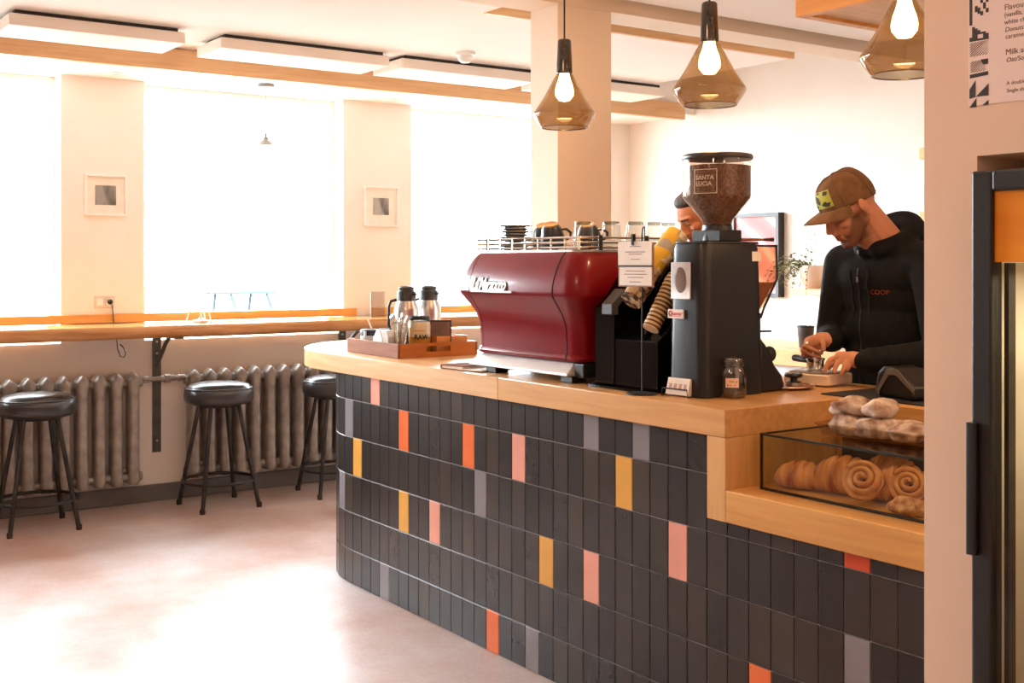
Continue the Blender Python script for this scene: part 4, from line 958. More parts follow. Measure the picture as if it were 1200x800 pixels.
# dusted buns in a clear tray on the case
TZ = CZ1+.0035
ty = thing('bread_tray', 'clear ribbed plastic tray on the glass case holding dusted buns', 'tray', (-1.96, 2.655, TZ), .12)
def rib(z, gx, gy):
    P_ = []
    for x, y in rrect(-.205-gx, -.085-gy, .205+gx, .085+gy, .02, 5): P_.append((x, y, z))
    return P_
def dense(P_, n=160):
    pts = [Vector(p) for p in P_]; out = []; L = [0]
    for i in range(len(pts)): L.append(L[-1]+(pts[(i+1) % len(pts)]-pts[i]).length)
    for k in range(n):
        s = L[-1]*k/n; i = max(j for j in range(len(pts)) if L[j] <= s); f = (s-L[i])/max(1e-9, L[i+1]-L[i])
        out.append(pts[i].lerp(pts[(i+1) % len(pts)], f))
    return out
rings = []
for z, g in ((0.001, -.012), (.003, -.006), (.030, .004), (.032, .010), (.035, .010)):
    d = dense(rib(z, g, g)); c = Vector((0, 0, z))
    if .002 < z < .031: d = [p+(p-c).normalized()*(.0016 if k % 2 else -.0016) for k, p in enumerate(d)]
    rings.append(d)
mesh('tray_shell', B().loft(rings, True, False), MT['clearplastic'], ty, smooth=0)
dust = pm('sugar dusted crust', (120, 70, 36), (222, 202, 182), 22, .8, bump=1.0, bscale=60, lo=.32, hi=.6, detail=6)
bz = TZ+.004
buns = [(-2.10, 2.62, 0, .055, 'dusted bun at the left front of the bread tray, bottom layer'), (-2.01, 2.63, 0, .056, 'dusted bun in the middle front of the bread tray, bottom layer'),
        (-1.915, 2.64, 0, .052, 'dusted bun right of the middle in the bread tray, bottom layer'), (-1.83, 2.65, 0, .05, 'dusted bun at the right end of the bread tray'),
        (-2.085, 2.70, 0, .05, 'dusted bun at the back left of the bread tray'), (-1.985, 2.705, 0, .05, 'dusted bun at the back middle of the bread tray'),
        (-2.105, 2.64, .047, .052, 'dusted bun on top of the pile, left of its neighbour'), (-2.02, 2.655, .05, .052, 'dusted bun on top of the pile, toward the right'),
        (-2.06, 2.705, .052, .045, 'dusted bun on top of the pile, at its back')]
for i, (x, y, dz, r, lab) in enumerate(buns):
    rough_lump('dusted_bun', x, y, bz+dz, (r*1.12, r*.85, r*.56), 20+i, dust, lab, 'bun', 'dusted buns in the bread tray', i*.7, .15)

# ------------------------------------------------------------------ right wall: menu poster and fridge
mp = thing('menu_poster', 'white menu poster with black patterned edge on the right wall', 'poster', (-1.52, 2.2995, 1.764))
mesh('sheet', B().box(0, -.002, 0, .62, -.0003, .62), pm('poster paper', (234, 214, 208), (238, 219, 213), 8, .6), mp, smooth=0)
b = B(); q = -.0026; w = .046; s_ = .0066
def px(i, j0, j1, zb): b.box(.003+i*s_, q, zb+j0*s_, .003+(i+1)*s_, -.002, zb+j1*s_)
# triangles at the bottom
def tri(a, c, d): b.prism([a, c, d], -.0026, -.002, Matrix(((1, 0, 0, 0), (0, 0, 1, 0), (0, 1, 0, 0), (0, 0, 0, 1))))
tri((.003, .002), (.02, .002), (.02, .03)); tri((.034, .004), (.049, .004), (.049, .02))
tri((.003, .03), (.018, .034), (.003, .06)); tri((.003, .06), (.018, .034), (.018, .088)); tri((.018, .034), (.049, .034), (.049, .072))
b.prism([(.004, .096), (.048, .10), (.048, .112), (.004, .108)], -.0026, -.002, Matrix(((1, 0, 0, 0), (0, 0, 1, 0), (0, 1, 0, 0), (0, 0, 0, 1))))
def hatch(x0, z0, x1, z1, n):
    for i in range(n):
        t = i/n*(x1-x0+z1-z0); 
        p0 = (x0+min(t, x1-x0), z1-max(0, t-(x1-x0))); p1 = (x0+max(0, t-(z1-z0)), z1-min(t, z1-z0))
        d = .0028
        b.prism([(p0[0], p0[1]), (p1[0], p1[1]), (p1[0]+d, p1[1]), (min(x1, p0[0]+d), p0[1])], -.0026, -.002, Matrix(((1, 0, 0, 0), (0, 0, 1, 0), (0, 1, 0, 0), (0, 0, 0, 1))))
hatch(.004, .114, .042, .150, 10); b.prism([(.036, .135), (.048, .135), (.048, .152), (.03, .152)], -.0026, -.002, Matrix(((1, 0, 0, 0), (0, 0, 1, 0), (0, 1, 0, 0), (0, 0, 0, 1))))
hatch(.003, .166, .048, .210, 12)
cols = [(0, 0, 2), (1, 0, 7), (2, 0, 6), (3, 0, 1), (3, 3, 5), (4, 0, 1), (4, 3, 4), (5, 0, 4), (6, 0, 3), (0, 8, 22), (2, 14, 17), (3, 13, 16), (4, 12, 14), (5, 15, 18), (6, 13, 15), (6, 18, 22), (4, 18, 22), (2, 20, 26), (5, 22, 26)]
for i, j0, j1 in cols: px(i, j0, j1, .214)
for v in b.bm.verts: v.co.z = v.co.z*.68-.004
mesh('pattern_strip', b, MT['ink'], mp, smooth=0)
INKM = pm('brown black print', (70, 54, 50), None, 30, .6)
def tx(s, x, z, sz, bold=0.0, sh=0.0): mesh('menu_line', B().text(s, sz, T(x, -.0022, z, PI/2, 0, 0), .0002, bold, sh), INKM, mp, smooth=0)
for s__, x_, z_, sz_, bo_, sh_ in (('Flavour', .086, .197, .0172, 0, 0), ('(vanilla, w', .086, .182, .0142, 0, 0), ('white cho', .086, .166, .0142, 0, 0), ('Donuts (', .087, .150, .0142, 0, .2), ('caramel,', .088, .135, .0142, 0, .2),
                              ('Milk alt', .089, .101, .0172, 0, 0), ('Oat/Soy', .090, .085, .0142, 0, .2), ('A double', .091, .036, .0118, 0, 0), ('Single sh', .091, .020, .0118, 0, 0)): tx(s__, x_, z_, sz_, bo_, sh_)

fr = thing('display_fridge', 'black upright glass door fridge set in the right wall recess', 'fridge', (-1.482, 2.2, 0))
W = .66
b = B().box(.012, .10, .02, .03, .78, 1.60).box(W-.03, .10, .02, W-.01, .78, 1.60).box(.03, .76, .02, W-.03, .78, 1.60).box(.03, .10, 1.58, W-.03, .76, 1.60).box(.03, .10, .02, W-.03, .76, .12)
mesh('cabinet', b, pm('fridge liner', (226, 216, 196), (232, 222, 204), 8, .5), fr, smooth=0)
b = B().box(0, .05, .12, .048, .092, 1.617).box(W-.048, .05, .12, W, .092, 1.617).box(.048, .05, 1.573, W-.048, .092, 1.617).box(.048, .05, .12, W-.048, .092, .19)
dr = mesh('door_frame', b, pm('black door frame', (24, 23, 24), (32, 31, 32), 20, .42), fr, smooth=0, bevel=.005)
mesh('handle', B().loft([[(x, y, z) for x, y in rrect(-.004, .034, .02, .05, .005, 3)] for z in (.796, .80, 1.074, 1.078)]), MT['black'], dr, smooth=40)
mesh('inner_gasket', B().box(.05, .094, .19, .0605, .12, 1.42).box(W-.0605, .094, .19, W-.05, .12, 1.42), pm('dark gasket', (40, 33, 24), (52, 44, 32), 10, .4), dr, smooth=0)
mesh('door_glass', B().box(.048, .062, .19, W-.048, .066, 1.42), glassy('fridge glass', (236, 232, 222), None, .02), dr, smooth=0)
mesh('header_panel', B().box(.048, .062, 1.422, W-.048, .072, 1.572), MT['fridge_wood'], dr, smooth=0)
mesh('kick_grille', B().box(.01, .09, .02, W-.01, .098, .115), MT['matte'], fr, smooth=0)
for z in (.625, .961, 1.222):
    b = B().tube([(.08, .16, z), (W-.08, .16, z)], .005, 8).tube([(.08, .16, z-.025), (W-.08, .16, z-.025)], .003, 6)
    for i in range(24): b.tube([(.085+i*.0215, .16, z), (.085+i*.0215, .74, z)], .0022, 5)
    for i in range(12): b.tube([(.085+i*.043, .16, z), (.085+i*.043, .16, z-.025)], .0022, 5)
    mesh('wire_shelf', b, MT['white'], fr)
fl = light('fridge_lamp', 'AREA', (W/2, .30, 1.40), 5, (1, .9, .74), .3, (0, 0, 0)); fl.parent = fr
def bottle(x, y, z, label):
    t = thing('drink_bottle', label, 'bottle', (x, y, z), 0, 'red drinks in the fridge')
    mesh('bottle_body', B().lathe([(0, 0), (.03, 0), (.033, .005), (.033, .11), (.03, .13), (.015, .165), (.014, .185), (0, .185)], seg=28), pm('red drink', (168, 44, 26), (190, 60, 36), 12, .2), t)
    mesh('bottle_label', B().lathe([(.0336, .04), (.0336, .085)], seg=28), pm('pale label', (236, 214, 190), (214, 120, 60), 30, .5), t)
    mesh('bottle_cap', B().lathe([(0, .205), (.016, .205), (.017, .185), (0, .185)], seg=20), pm('orange cap', (226, 130, 40), None, 10, .4), t)
bottle(-1.482+.125, 2.2+.24, .6305, 'red drink bottle on the low fridge shelf, closest to the black door edge')
bottle(-1.482+.205, 2.2+.24, .6305, 'red drink bottle on the low fridge shelf, second from the black door edge')

# ------------------------------------------------------------------ back wall things
pk = thing('framed_poster', 'large pink abstract poster in black frame on the back wall', 'picture', (-5.565, YB, 1.475))
b = B()
for q in ((-.215, -.285, -.19, .285), (.19, -.285, .215, .285), (-.19, -.285, .19, -.26), (-.19, .26, .19, .285)): b.box(q[0], -.06, q[1], q[2], -.001, q[3])
mesh('frame', b, pm('black frame', (34, 32, 34), (44, 42, 44), 20, .4), pk, smooth=0)
mesh('print', B().box(-.19, -.045, -.26, .19, -.03, .26), MT['pink'], pk, smooth=0)
wp = thing('trailing_plant', 'trailing plant in a pale pot on a small wall shelf', 'plant', (-5.03, YB-.12, 1.215))
mesh('wall_shelf', B().box(-.10, -.07, 0, .16, .119, .04), MT['light_wood'], wp, smooth=0, bevel=.004)
mesh('pot', B().lathe([(0, .0405), (.05, .0405), (.075, .075), (.085, .12), (.08, .165), (.068, .19), (.06, .19), (.07, .16), (0, .15)], (.02, 0, 0), seg=32), pm('blush pot', (232, 200, 176), (240, 212, 190), 10, .5), wp)
rnd = random.Random(3); b = B(); sb = B()
for k in range(30):
    p = Vector((.0+rnd.uniform(-.03, .03), rnd.uniform(-.04, .04), .17)); d = Vector((rnd.uniform(-1.0, .1), rnd.uniform(-.7, .3), rnd.uniform(.1, .9))); pts = [p.copy()]
    for s_ in range(rnd.randint(7, 13)):
        p = p+d.normalized()*.024; d.z -= .16; pts.append(p.copy())
        M_ = Matrix.Translation(p) @ Euler((rnd.uniform(-1, 1), rnd.uniform(-1, 1), rnd.uniform(0, 6))).to_matrix().to_4x4()
        l = rnd.uniform(.012, .022)
        v = [b.bm.verts.new(M_ @ Vector(c)) for c in ((0, 0, 0), (l*.6, l*.45, .002), (l*1.4, 0, -.003), (l*.6, -l*.45, .002))]; b.bm.faces.new(v)
    sb.tube(pts, .0014, 4)
for k in range(3):
    p = Vector((-.02+.03*k, 0, .17)); pts = [p.copy()]
    for s_ in range(9):
        p = p+Vector((.002*rnd.uniform(-1, 1), 0, .026)); pts.append(p.copy())
        M_ = Matrix.Translation(p) @ Euler((rnd.uniform(-1, 1), rnd.uniform(-1, 1), rnd.uniform(0, 6))).to_matrix().to_4x4(); l = .011
        v = [b.bm.verts.new(M_ @ Vector(c)) for c in ((0, 0, 0), (l*.6, l*.45, 0), (l*1.4, 0, 0), (l*.6, -l*.45, 0))]; b.bm.faces.new(v)
    sb.tube(pts, .0012, 4)
mesh('leaves', b, pm('olive leaves', (74, 84, 42), (140, 140, 84), 30, .5), wp, smooth=0)
mesh('stems', sb, pm('green stems', (96, 96, 58), None, 10, .6), wp)

bc = thing('back_counter', 'pale wood back counter with white fronts against the rear wall', 'counter', (0, 0, 0))
mesh('worktop', B().box(-5.75, 5.38, .80, -3.3, 5.99, .905), MT['light_wood'], bc, smooth=0, bevel=.008)
mesh('cabinet', B().box(-5.7, 5.45, .02, -3.35, 5.98, .80), pm('white cabinet fronts', (226, 228, 230), (234, 236, 238), 6, .4), bc, smooth=0)
for i in range(4): mesh('cabinet_door', B().box(-5.69+i*.585, 5.43, .06, -5.69+i*.585+.57, 5.45, .74), pm('white door', (220, 224, 228), None, 6, .35), bc, smooth=0, bevel=.004)
jg = thing('dark_jug', 'dark tapered crock holding a spoon on the back counter', 'crock', (-4.735, 5.50, .906))
mesh('crock', B().lathe([(0, 0), (.035, 0), (.04, .005), (.05, .11), (.05, .125), (.046, .125), (.036, .02), (0, .015)], seg=32), pm('dark brown glaze', (58, 48, 42), (72, 60, 52), 14, .4), jg)
mesh('rim', B().lathe([(.044, .125), (.052, .125), (.052, .135), (.044, .135), (.044, .125)], seg=32), MT['matte'], jg)
tag(mesh('long_spoon', B().tube([(-4.745, 5.49, .93), (-4.715, 5.53, 1.13)], [.004, .003], 8).ell((-4.746, 5.488, .926), (.014, .01, .016)), MT['steel']), 'steel spoon standing in the dark crock', 'spoon')
wj = thing('canister', 'tan canister beside the dark crock on the back counter', 'canister', (-4.615, 5.58, .906))
mesh('canister_body', B().lathe([(0, 0), (.055, 0), (.055, .12), (0, .12)], seg=32), pm('glass grey', (176, 164, 144), (190, 178, 158), 14, .3), wj)
mesh('canister_lid', B().lathe([(0, .18), (.058, .18), (.06, .17), (.06, .121), (0, .121)], seg=32), pm('pinkish wood lid', (222, 170, 134), (230, 182, 148), 14, .5), wj)

for z, lab in ((2.05, 'upper wooden wall shelf by the right wall edge'), (1.685, 'lower wooden wall shelf by the right wall edge')):
    t = thing('wall_shelf', lab, 'shelf', (-4.14, YB, z), 0, 'wooden shelves on the back wall')
    mesh('board', B().box(0, -.22, -.032, .9, -.001, .032), wood('shelf ply', (222, 172, 112), (236, 192, 136), 'X', .5), t, smooth=0, bevel=.002)
    mesh('bracket', B().box(.2, -.18, -.05, .22, -.002, -.033).box(.7, -.18, -.05, .72, -.002, -.033), MT['white'], t, smooth=0)
gb = thing('glass_dripper', 'pale glass dripper on the upper wall shelf', 'glassware', (-4.06, YB-.12, 2.0825))
mesh('glass_cone', B().lathe([(.03, .06), (.035, .08), (.09, .24), (.092, .245)], seg=32), MT['glass'], gb)
mesh('wood_collar', B().lathe([(0, .02), (.04, .02), (.033, .055), (.04, .09), (.03, .09), (0, .06)], seg=24), pm('dark collar', (120, 92, 84), None, 20, .5), gb)
mesh('glass_foot', B().lathe([(0, 0), (.05, 0), (.05, .01), (.03, .02), (0, .02)], seg=24), MT['white'], gb)
tag(mesh('grey_box', B().box(-4.125, 5.80, 1.7175, -3.99, 5.95, 1.865), pm('grey carton', (196, 194, 196), (206, 204, 206), 20, .6), smooth=0, bevel=.002), 'grey box on the lower wall shelf', 'box')

# ------------------------------------------------------------------ people
skin_mat = attr_mat('skin', .55, .12, 220, .14, .12, 40, .03)
def head_parts(b, M, ears=True):
    m3 = M.to_3x3()
    def E(c, r, rot=None): b.ell(M @ Vector(c), r, (m3 @ rot.to_matrix()) if rot else m3, 24, 16)
    def C(p, r0, q, r1): b.cap(M @ Vector(p), r0, M @ Vector(q), r1)
    E((0, .012, .022), (.074, .096, .088)); E((0, -.03, .015), (.066, .062, .066))
    E((0, -.034, -.048), (.055, .056, .072)); E((0, -.066, -.104), (.026, .024, .02))
    for s in (-1, 1):
        C((s*.056, .006, -.05), .020, (s*.022, -.062, -.102), .019)
        E((s*.042, -.062, -.026), (.022, .020, .018)); E((s*.031, -.0765, -.004), (.0145, .009, .0095))
        C((s*.012, -.088, .016), .0095, (s*.046, -.074, .014), .0095)
        E((s*.0115, -.099, -.041), (.0085, .0095, .007))
        if ears:
            E((s*.080, .015, -.012), (.0085, .020, .034), Euler((.2, 0, s*.4))); E((s*.0755, .010, -.036), (.007, .011, .012))
    C((0, -.086, .006), .0085, (0, -.108, -.034), .0105); C((0, -.078, -.002), .014, (0, -.090, -.038), .015)
    C((-.019, -.0855, -.0665), .0052, (.019, -.0855, -.0665), .0052); E((0, -.0905, -.0665), (.014, .006, .0052))
    E((0, -.0885, -.0765), (.017, .0075, .006)); E((0, -.078, -.07), (.03, .014, .02)); E((0, -.088, -.053), (.013, .012, .012))
def skin_tint(Mi, base, stubble, lips=(150, 84, 70), jawonly=True):
    B0 = Vector(lin(base)[:3]); S0 = Vector(lin(stubble)[:3]); L0 = Vector(lin(lips)[:3])
    def f(co):
        p = Mi @ co; c = B0.copy()
        if p.length < .17:
            d = 0
            if p.y < .03:
                k = min(1, max(0, (p.y+.068)/.04)); low = min(1, max(0, (-.05+.048*k-p.z)/.024))
                side = 1 if abs(p.x) > .028 or p.z < -.085 else (.8 if -.063 < p.z < -.048 else .25)
                d = low*side*.8
                if p.y > -.01: d *= max(0, 1-(p.y+.01)/.035)
                if p.z < -.118: d *= .6
            c = c.lerp(S0, d)
            if p.y < -.082 and -.083 < p.z < -.059 and abs(p.x) < .021: c = L0
            if p.y < -.07 and -.012 < p.z < -.007 and .02 < abs(p.x) < .044: c = c.lerp(Vector((.02, .012, .01)), .75)
            if p.y < -.055 and .010 < p.z < .0185 and .014 < abs(p.x) < .05: c = c.lerp(S0*.35, .8)
        return (*c, 1)
    return f
def Hx(base, pts):
    """hand-frame helper: dx to the person's image-right side along (c,s), dz up, dt toward the customers' side"""
    r = Vector((.5753, .8180, 0)); t = Vector((.8180, -.5753, 0)); base = Vector(base)
    return [base+r*a+Vector((0, 0, 1))*z+t*q for a, z, q in pts]
def finger(b, base, pts, r):
    P_ = Hx(base, pts)
    for i in range(len(P_)-1): b.cap(P_[i], r*(1-.1*i), P_[i+1], r*(1-.1*(i+1)), 12)

# --- barista
ba = thing('person', 'man in olive cap and black hoodie working behind the counter', 'person', (0, 0, 0))
CH = Vector((-2.612, 3.25, 1.612))
MH = Matrix.Translation(CH) @ Matrix.Rotation(math.radians(-23), 4, 'Z') @ Matrix.Rotation(math.radians(33), 4, 'X')
N = Vector((-2.575, 3.41, 1.475))
SR, SL = Vector((-2.775, 3.43, 1.415)), Vector((-2.395, 3.41, 1.42))
ER, EL = Vector((-2.80, 3.39, 1.15)), Vector((-2.27, 3.30, 1.12))
WR, WL = Vector((-2.672, 3.235, 1.152)), Vector((-2.455, 3.135, 1.098))
b = B(); head_parts(b, MH)
b.cap(MH @ Vector((0, .035, -.035)), .056, N+Vector((0, .0, .01)), .066)
b.cap(MH @ Vector((0, -.0, -.075)), .040, N+Vector((-.008, -.025, -.03)), .045)
# torso, arms and legs under the clothes
b.cap(N, .05, (-2.585, 3.44, 1.30), .09); b.cap((-2.585, 3.44, 1.30), .11, (-2.59, 3.45, 1.02), .11)
b.cap(N+Vector((0, 0, -.04)), .05, SR, .045).cap(N+Vector((0, 0, -.04)), .05, SL, .045)
b.cap(SR, .045, ER, .037).cap(ER, .037, WR, .026).cap(SL, .045, EL, .037).cap(EL, .037, WL, .027)
for s, fx in ((-1, -2.68), (1, -2.50)):
    b.cap((fx, 3.45, .95), .085, (fx, 3.44, .50), .055).cap((fx, 3.44, .50), .052, (fx, 3.46, .09), .036)
    b.cap((fx, 3.46, .045), .036, (fx, 3.33, .035), .03)
# right hand: loose fist, fingers folded
OR_ = Vector((-2.706, 3.19, 1.132)); k = .003
b.cap(WR, .027, Hx(OR_, [(.02, .022, 0)])[0], .026)
b.cap(Hx(OR_, [(.016, .022, .004)])[0], .024, Hx(OR_, [(-.018, .012, .0)])[0], .021)
b.cap(Hx(OR_, [(.014, .004, -.006)])[0], .020, Hx(OR_, [(-.016, -.008, -.008)])[0], .017)
finger(b, OR_, [(-.016, .026, .014), (-.040, .002, .020), (-.014, -.012, .028), (.016, -.024, .026)], .0098)
finger(b, OR_, [(-.022, .014, .002), (-.046, -.014, .008), (-.018, -.030, .018), (.014, -.040, .018)], .0100)
finger(b, OR_, [(-.022, .000, -.010), (-.040, -.030, -.004), (-.012, -.046, .008), (.014, -.054, .008)], .0095)
finger(b, OR_, [(-.018, -.012, -.020), (-.030, -.042, -.014), (-.006, -.056, -.004), (.012, -.063, -.002)], .0082)
finger(b, OR_, [(.016, .024, .018), (.022, .008, .032), (.020, -.010, .036)], .0108)
# left hand: reaching down to the scale
OL_ = Vector((-2.525, 3.115, 1.098)); 
b.cap(WL, .028, Hx(OL_, [(.03, .004, 0)])[0], .027)
b.cap(Hx(OL_, [(.024, .006, .008)])[0], .024, Hx(OL_, [(-.012, .012, .012)])[0], .019)
b.cap(Hx(OL_, [(.024, .002, -.012)])[0], .022, Hx(OL_, [(-.006, .010, -.014)])[0], .018)
finger(b, OL_, [(-.012, .014, .010), (-.044, .004, .012), (-.058, -.016, .014), (-.064, -.036, .014)], .0100)
finger(b, OL_, [(-.006, .008, .020), (-.026, -.008, .028), (-.034, -.024, .030), (-.036, -.036, .030)], .0100)
finger(b, OL_, [(.006, .002, .026), (-.004, -.016, .036), (-.010, -.030, .038), (-.014, -.038, .036)], .0098)
finger(b, OL_, [(.014, -.004, .026), (.010, -.018, .036), (.006, -.028, .036)], .0085)
finger(b, OL_, [(.010, .004, -.026), (-.020, -.010, -.030), (-.040, -.026, -.022)], .0105)
remeshed('body', b, .0034, 4, skin_mat, ba, skin_tint(MH.inverted(), (206, 146, 116), (84, 54, 40)))

# hoodie
fab = pm('black sweatshirt fabric', (15, 15, 17), (22, 22, 24), 40, .85, bump=.4, bscale=26, spec=.25)
b = B()
def EE(c, r, rot=(0, 0, 0)): b.ell(Vector(c), r, Euler(rot).to_matrix(), 24, 16)
EE((-2.585, 3.44, 1.31), (.185, .118, .14)); EE((-2.585, 3.44, 1.20), (.172, .118, .16)); EE((-2.59, 3.445, 1.06), (.172, .124, .16)); EE((-2.59, 3.45, .96), (.165, .118, .09))
EE((-2.59, 3.41, 1.37), (.185, .098, .10))
b.cap((-2.585, 3.43, 1.43), .078, SR, .072).cap((-2.585, 3.43, 1.43), .078, SL, .076)
b.cap(SR, .073, ER, .056).cap(ER, .056, WR+(ER-WR).normalized()*.012, .037)
b.cap(SL, .076, EL, .060).cap(EL, .060, WL+(EL-WL).normalized()*.008, .040)
b.cap(WR+(ER-WR).normalized()*.03, .036, WR+(ER-WR).normalized()*.006, .034).cap(WL+(EL-WL).normalized()*.03, .039, WL+(EL-WL).normalized()*.002, .036)
# folds on the sleeves
for P0, P1, r, n in ((SL, EL, .070, 4), (EL, WL, .053, 4), (SR, ER, .066, 4), (ER, WR, .049, 4)):
    for i in range(n):
        f = (i+.7)/n; c = P0.lerp(P1, f); d = (P1-P0).normalized(); q = Vector((0, 0, 1)).rotation_difference(d).to_matrix()
        b.ell(c, (r*(1.08-.18*f), r*(1.08-.18*f), .012), q @ Euler((.3*math.sin(i*2.1), .3*math.cos(i*1.7), 0)).to_matrix(), 20, 8)
# hood bunched around the neck
hc = N+Vector((-.004, .012, .022))
prev = None
for i in range(25):
    a = -PI*.5+.34+(2*PI-.68)*i/24
    up = .045*math.cos(a-PI/2)
    p = hc+Vector((.080*math.cos(a), (.082 if math.sin(a) > 0 else .098)*math.sin(a), .012+up)); r = .030+.022*max(0, math.sin(a))
    if prev: b.cap(prev[0], prev[1], p, r)
    prev = (p, r)
EE(hc+Vector((0.02, .085, .005)), (.105, .055, .075), (-.4, 0, 0)); EE(hc+Vector((.01, .10, -.05)), (.11, .05, .09))
hood = remeshed('hoodie', b, .007, 5, fab, ba)
dg = bpy.context.evaluated_depsgraph_get(); bvh = BVHTree.FromObject(hood, dg)
def onto(p, d=Vector((0, 1, 0)), lift=.002):
    h = bvh.ray_cast(Vector(p)-d*.3, d, 1.0)
    return (h[0]+h[1]*lift) if h[0] else Vector(p)
zx = -2.622
pts = [onto((zx, 3.2, 1.40-.42*i/30), Vector((0, 1, 0)), .001) for i in range(31)]
mesh('zip', B().tube(pts, .0032, 6), MT['darksteel'], hood)
mesh('zip_puller', B().box(-.004, -.004, -.02, .004, .0, 0, Matrix.Translation(pts[2])), MT['steel'], hood, smooth=0)
for sx in (-.035, .04):
    q = [onto((zx+sx*(1+.1*math.sin(i)), 3.2, 1.395-.012*i), Vector((0, 1, 0)), .003) for i in range(14)]
    mesh('drawstring', B().tube(q, .003, 6), pm('black cord', (20, 20, 22), (30, 30, 32), 50, .8), hood)
lb = B().text('COOP', .024, T(-2.575, 3.2, 1.312, PI/2, 0, 0), .0002, .0004, 0, 1.05)
for v in lb.bm.verts:
    z_ = v.co.z; v.co = onto((v.co.x, 3.2, z_), Vector((0, 1, 0)), .0022)
mesh('chest_lettering', lb, pm('rust print', (150, 62, 34), (176, 84, 50), 90, .7), hood, smooth=0)
mesh('undershirt', B().ell(N+Vector((-.036, -.088, -.012)), (.016, .02, .018), None, 16, 10), pm('grey tee', (196, 188, 182), (206, 198, 192), 30, .9), ba)
b = B()
for s, fx in ((-1, -2.68), (1, -2.50)):
    b.cap((fx, 3.45, .95), .102, (fx, 3.44, .50), .075).cap((fx, 3.44, .50), .074, (fx, 3.46, .11), .062)
b.ell((-2.59, 3.45, .93), (.175, .115, .10))
remeshed('trousers', b, .012, 4, pm('dark denim', (34, 36, 44), (44, 46, 54), 40, .85), ba)
for fx in (-2.68, -2.50):
    mesh('shoe', B().loft([[(x, y, z) for x, y in rrect(fx-.045+i, 3.27+j, fx+.045-i, 3.52-i, .04, 5)] for z, i, j in ((0.002, .004, 0), (.02, 0, 0), (.05, .004, .012), (.08, .012, .09), (.10, .014, .12))]), MT['matte'], ba, smooth=50)
# cap
capm = pm('washed olive brown cotton', (104, 76, 52), (126, 96, 68), 26, .85, bump=.25, bscale=120, spec=.2)
cp = mesh('cap', B().box(0, 0, 0, .001, .001, .001), capm, ba)
def capdome(b, grow=0.0):
    rings = []
    for j in range(15):
        t = j/14; th = t*PI/2*.995
        ring = []
        for i in range(48):
            a = 2*PI*i/48; cx, sy = math.cos(a), math.sin(a)
            rx = (.083+grow)*math.cos(th)**.62; ry = (.106+grow)*math.cos(th)**.56
            base = .010-.020*sy*-1*-1   # band sits a little higher in front
            z = base+(.125+grow-base)*math.sin(th)
            y = .012+ry*sy
            g = 1-.07*max(0, 1-t*4)**2*max(0, .4+sy)
            ring.append(MH @ Vector((rx*cx*g, (y-.012)*g+.012, z)))
        rings.append(ring)
    return rings
b = B(); ro = capdome(b); b.loft(ro, False, True)
inner = capdome(b, -.004); b.loft(inner, False, True)
# band edge joins the two shells
n0 = [b.bm.verts.new(p) for p in ro[0]]; n1 = [b.bm.verts.new(p) for p in inner[0]]
for i in range(48): b.face([n0[i], n0[(i+1) % 48], n1[(i+1) % 48], n1[i]])
bmesh.ops.remove_doubles(b.bm, verts=b.bm.verts, dist=.0002)
bmesh.ops.recalc_face_normals(b.bm, faces=b.bm.faces)
b.bm.to_mesh(cp.data); b.bm.free(); cp.data.polygons.foreach_set('use_smooth', [True]*len(cp.data.polygons))
# brim: curved sheet
b = B(); top = []; bot = []
for i in range(25):
    a = math.radians(-68+136*i/24)
    r_t, r_b = [], []
    for j in range(9):
        f = j/8
        p0 = Vector((.0835*math.sin(a), .012-.104*math.cos(a), .010+.020*math.cos(a)))
        out = .078*max(0, math.cos(a*1.30))**.6
        x = p0.x*(1+.04*f); y = p0.y-out*f
        z = p0.z+.003+.012*f-.012*f*f-.46*f*x*x/.083
        r_t.append(MH @ Vector((x, y, z+.0025))); r_b.append(MH @ Vector((x, y, z-.0015)))
    top.append(r_t); bot.append(r_b)
rings = [t_+b_[::-1] for t_, b_ in zip(top, bot)]
b.loft(rings)
mesh('brim', b, capm, cp, smooth=50)
mesh('button', B().ell(MH @ Vector((0, .012, .126)), (.008, .008, .005), MH.to_3x3(), 14, 8), capm, cp)
b = B()
for a in (PI/2, PI*5/6, PI*7/6, -PI/2, PI/6, -PI/6):
    pts = []
    for j in range(12):
        th = j/11*PI/2*.98; rx = .0838*math.cos(th)**.62; ry = .1068*math.cos(th)**.56
        z = .010-.020*math.sin(a)+(.126-.010+.02*math.sin(a))*math.sin(th)
        pts.append(MH @ Vector((rx*math.cos(a), .012+ry*math.sin(a), z)))
    b.tube(pts, .0013, 5)
mesh('crown_seam', b, pm('dark stitching', (84, 60, 40), (94, 70, 48), 40, .9), cp)
# patch on the front of the crown (his left of centre)
def capsurf(a, th, g=.002):
    rx = (.083+g)*math.cos(th)**.62; ry = (.106+g)*math.cos(th)**.56
    z = .010-.020*math.sin(a)+(.125+g-.010+.02*math.sin(a))*math.sin(th)
    return MH @ Vector((rx*math.cos(a), .012+ry*math.sin(a), z))
def patch(b, u0, v0, u1, v1, g):
    n = 8; G = [[b.bm.verts.new(capsurf(-PI/2+(u0+(u1-u0)*i/n), v0+(v1-v0)*j/n, g)) for j in range(n+1)] for i in range(n+1)]
    for i in range(n):
        for j in range(n): b.face([G[i][j], G[i+1][j], G[i+1][j+1], G[i][j+1]])
def blob(b, uc, vc, ru, rv, g, seed):
    rnd = random.Random(seed); c = b.bm.verts.new(capsurf(-PI/2+uc, vc, g)); ring = []
    for i in range(18):
        a = 2*PI*i/18; k = rnd.uniform(.6, 1.1); ring.append(b.bm.verts.new(capsurf(-PI/2+uc+ru*k*math.cos(a), vc+rv*k*math.sin(a), g)))
    for i in range(18): b.face([c, ring[i], ring[(i+1) % 18]])
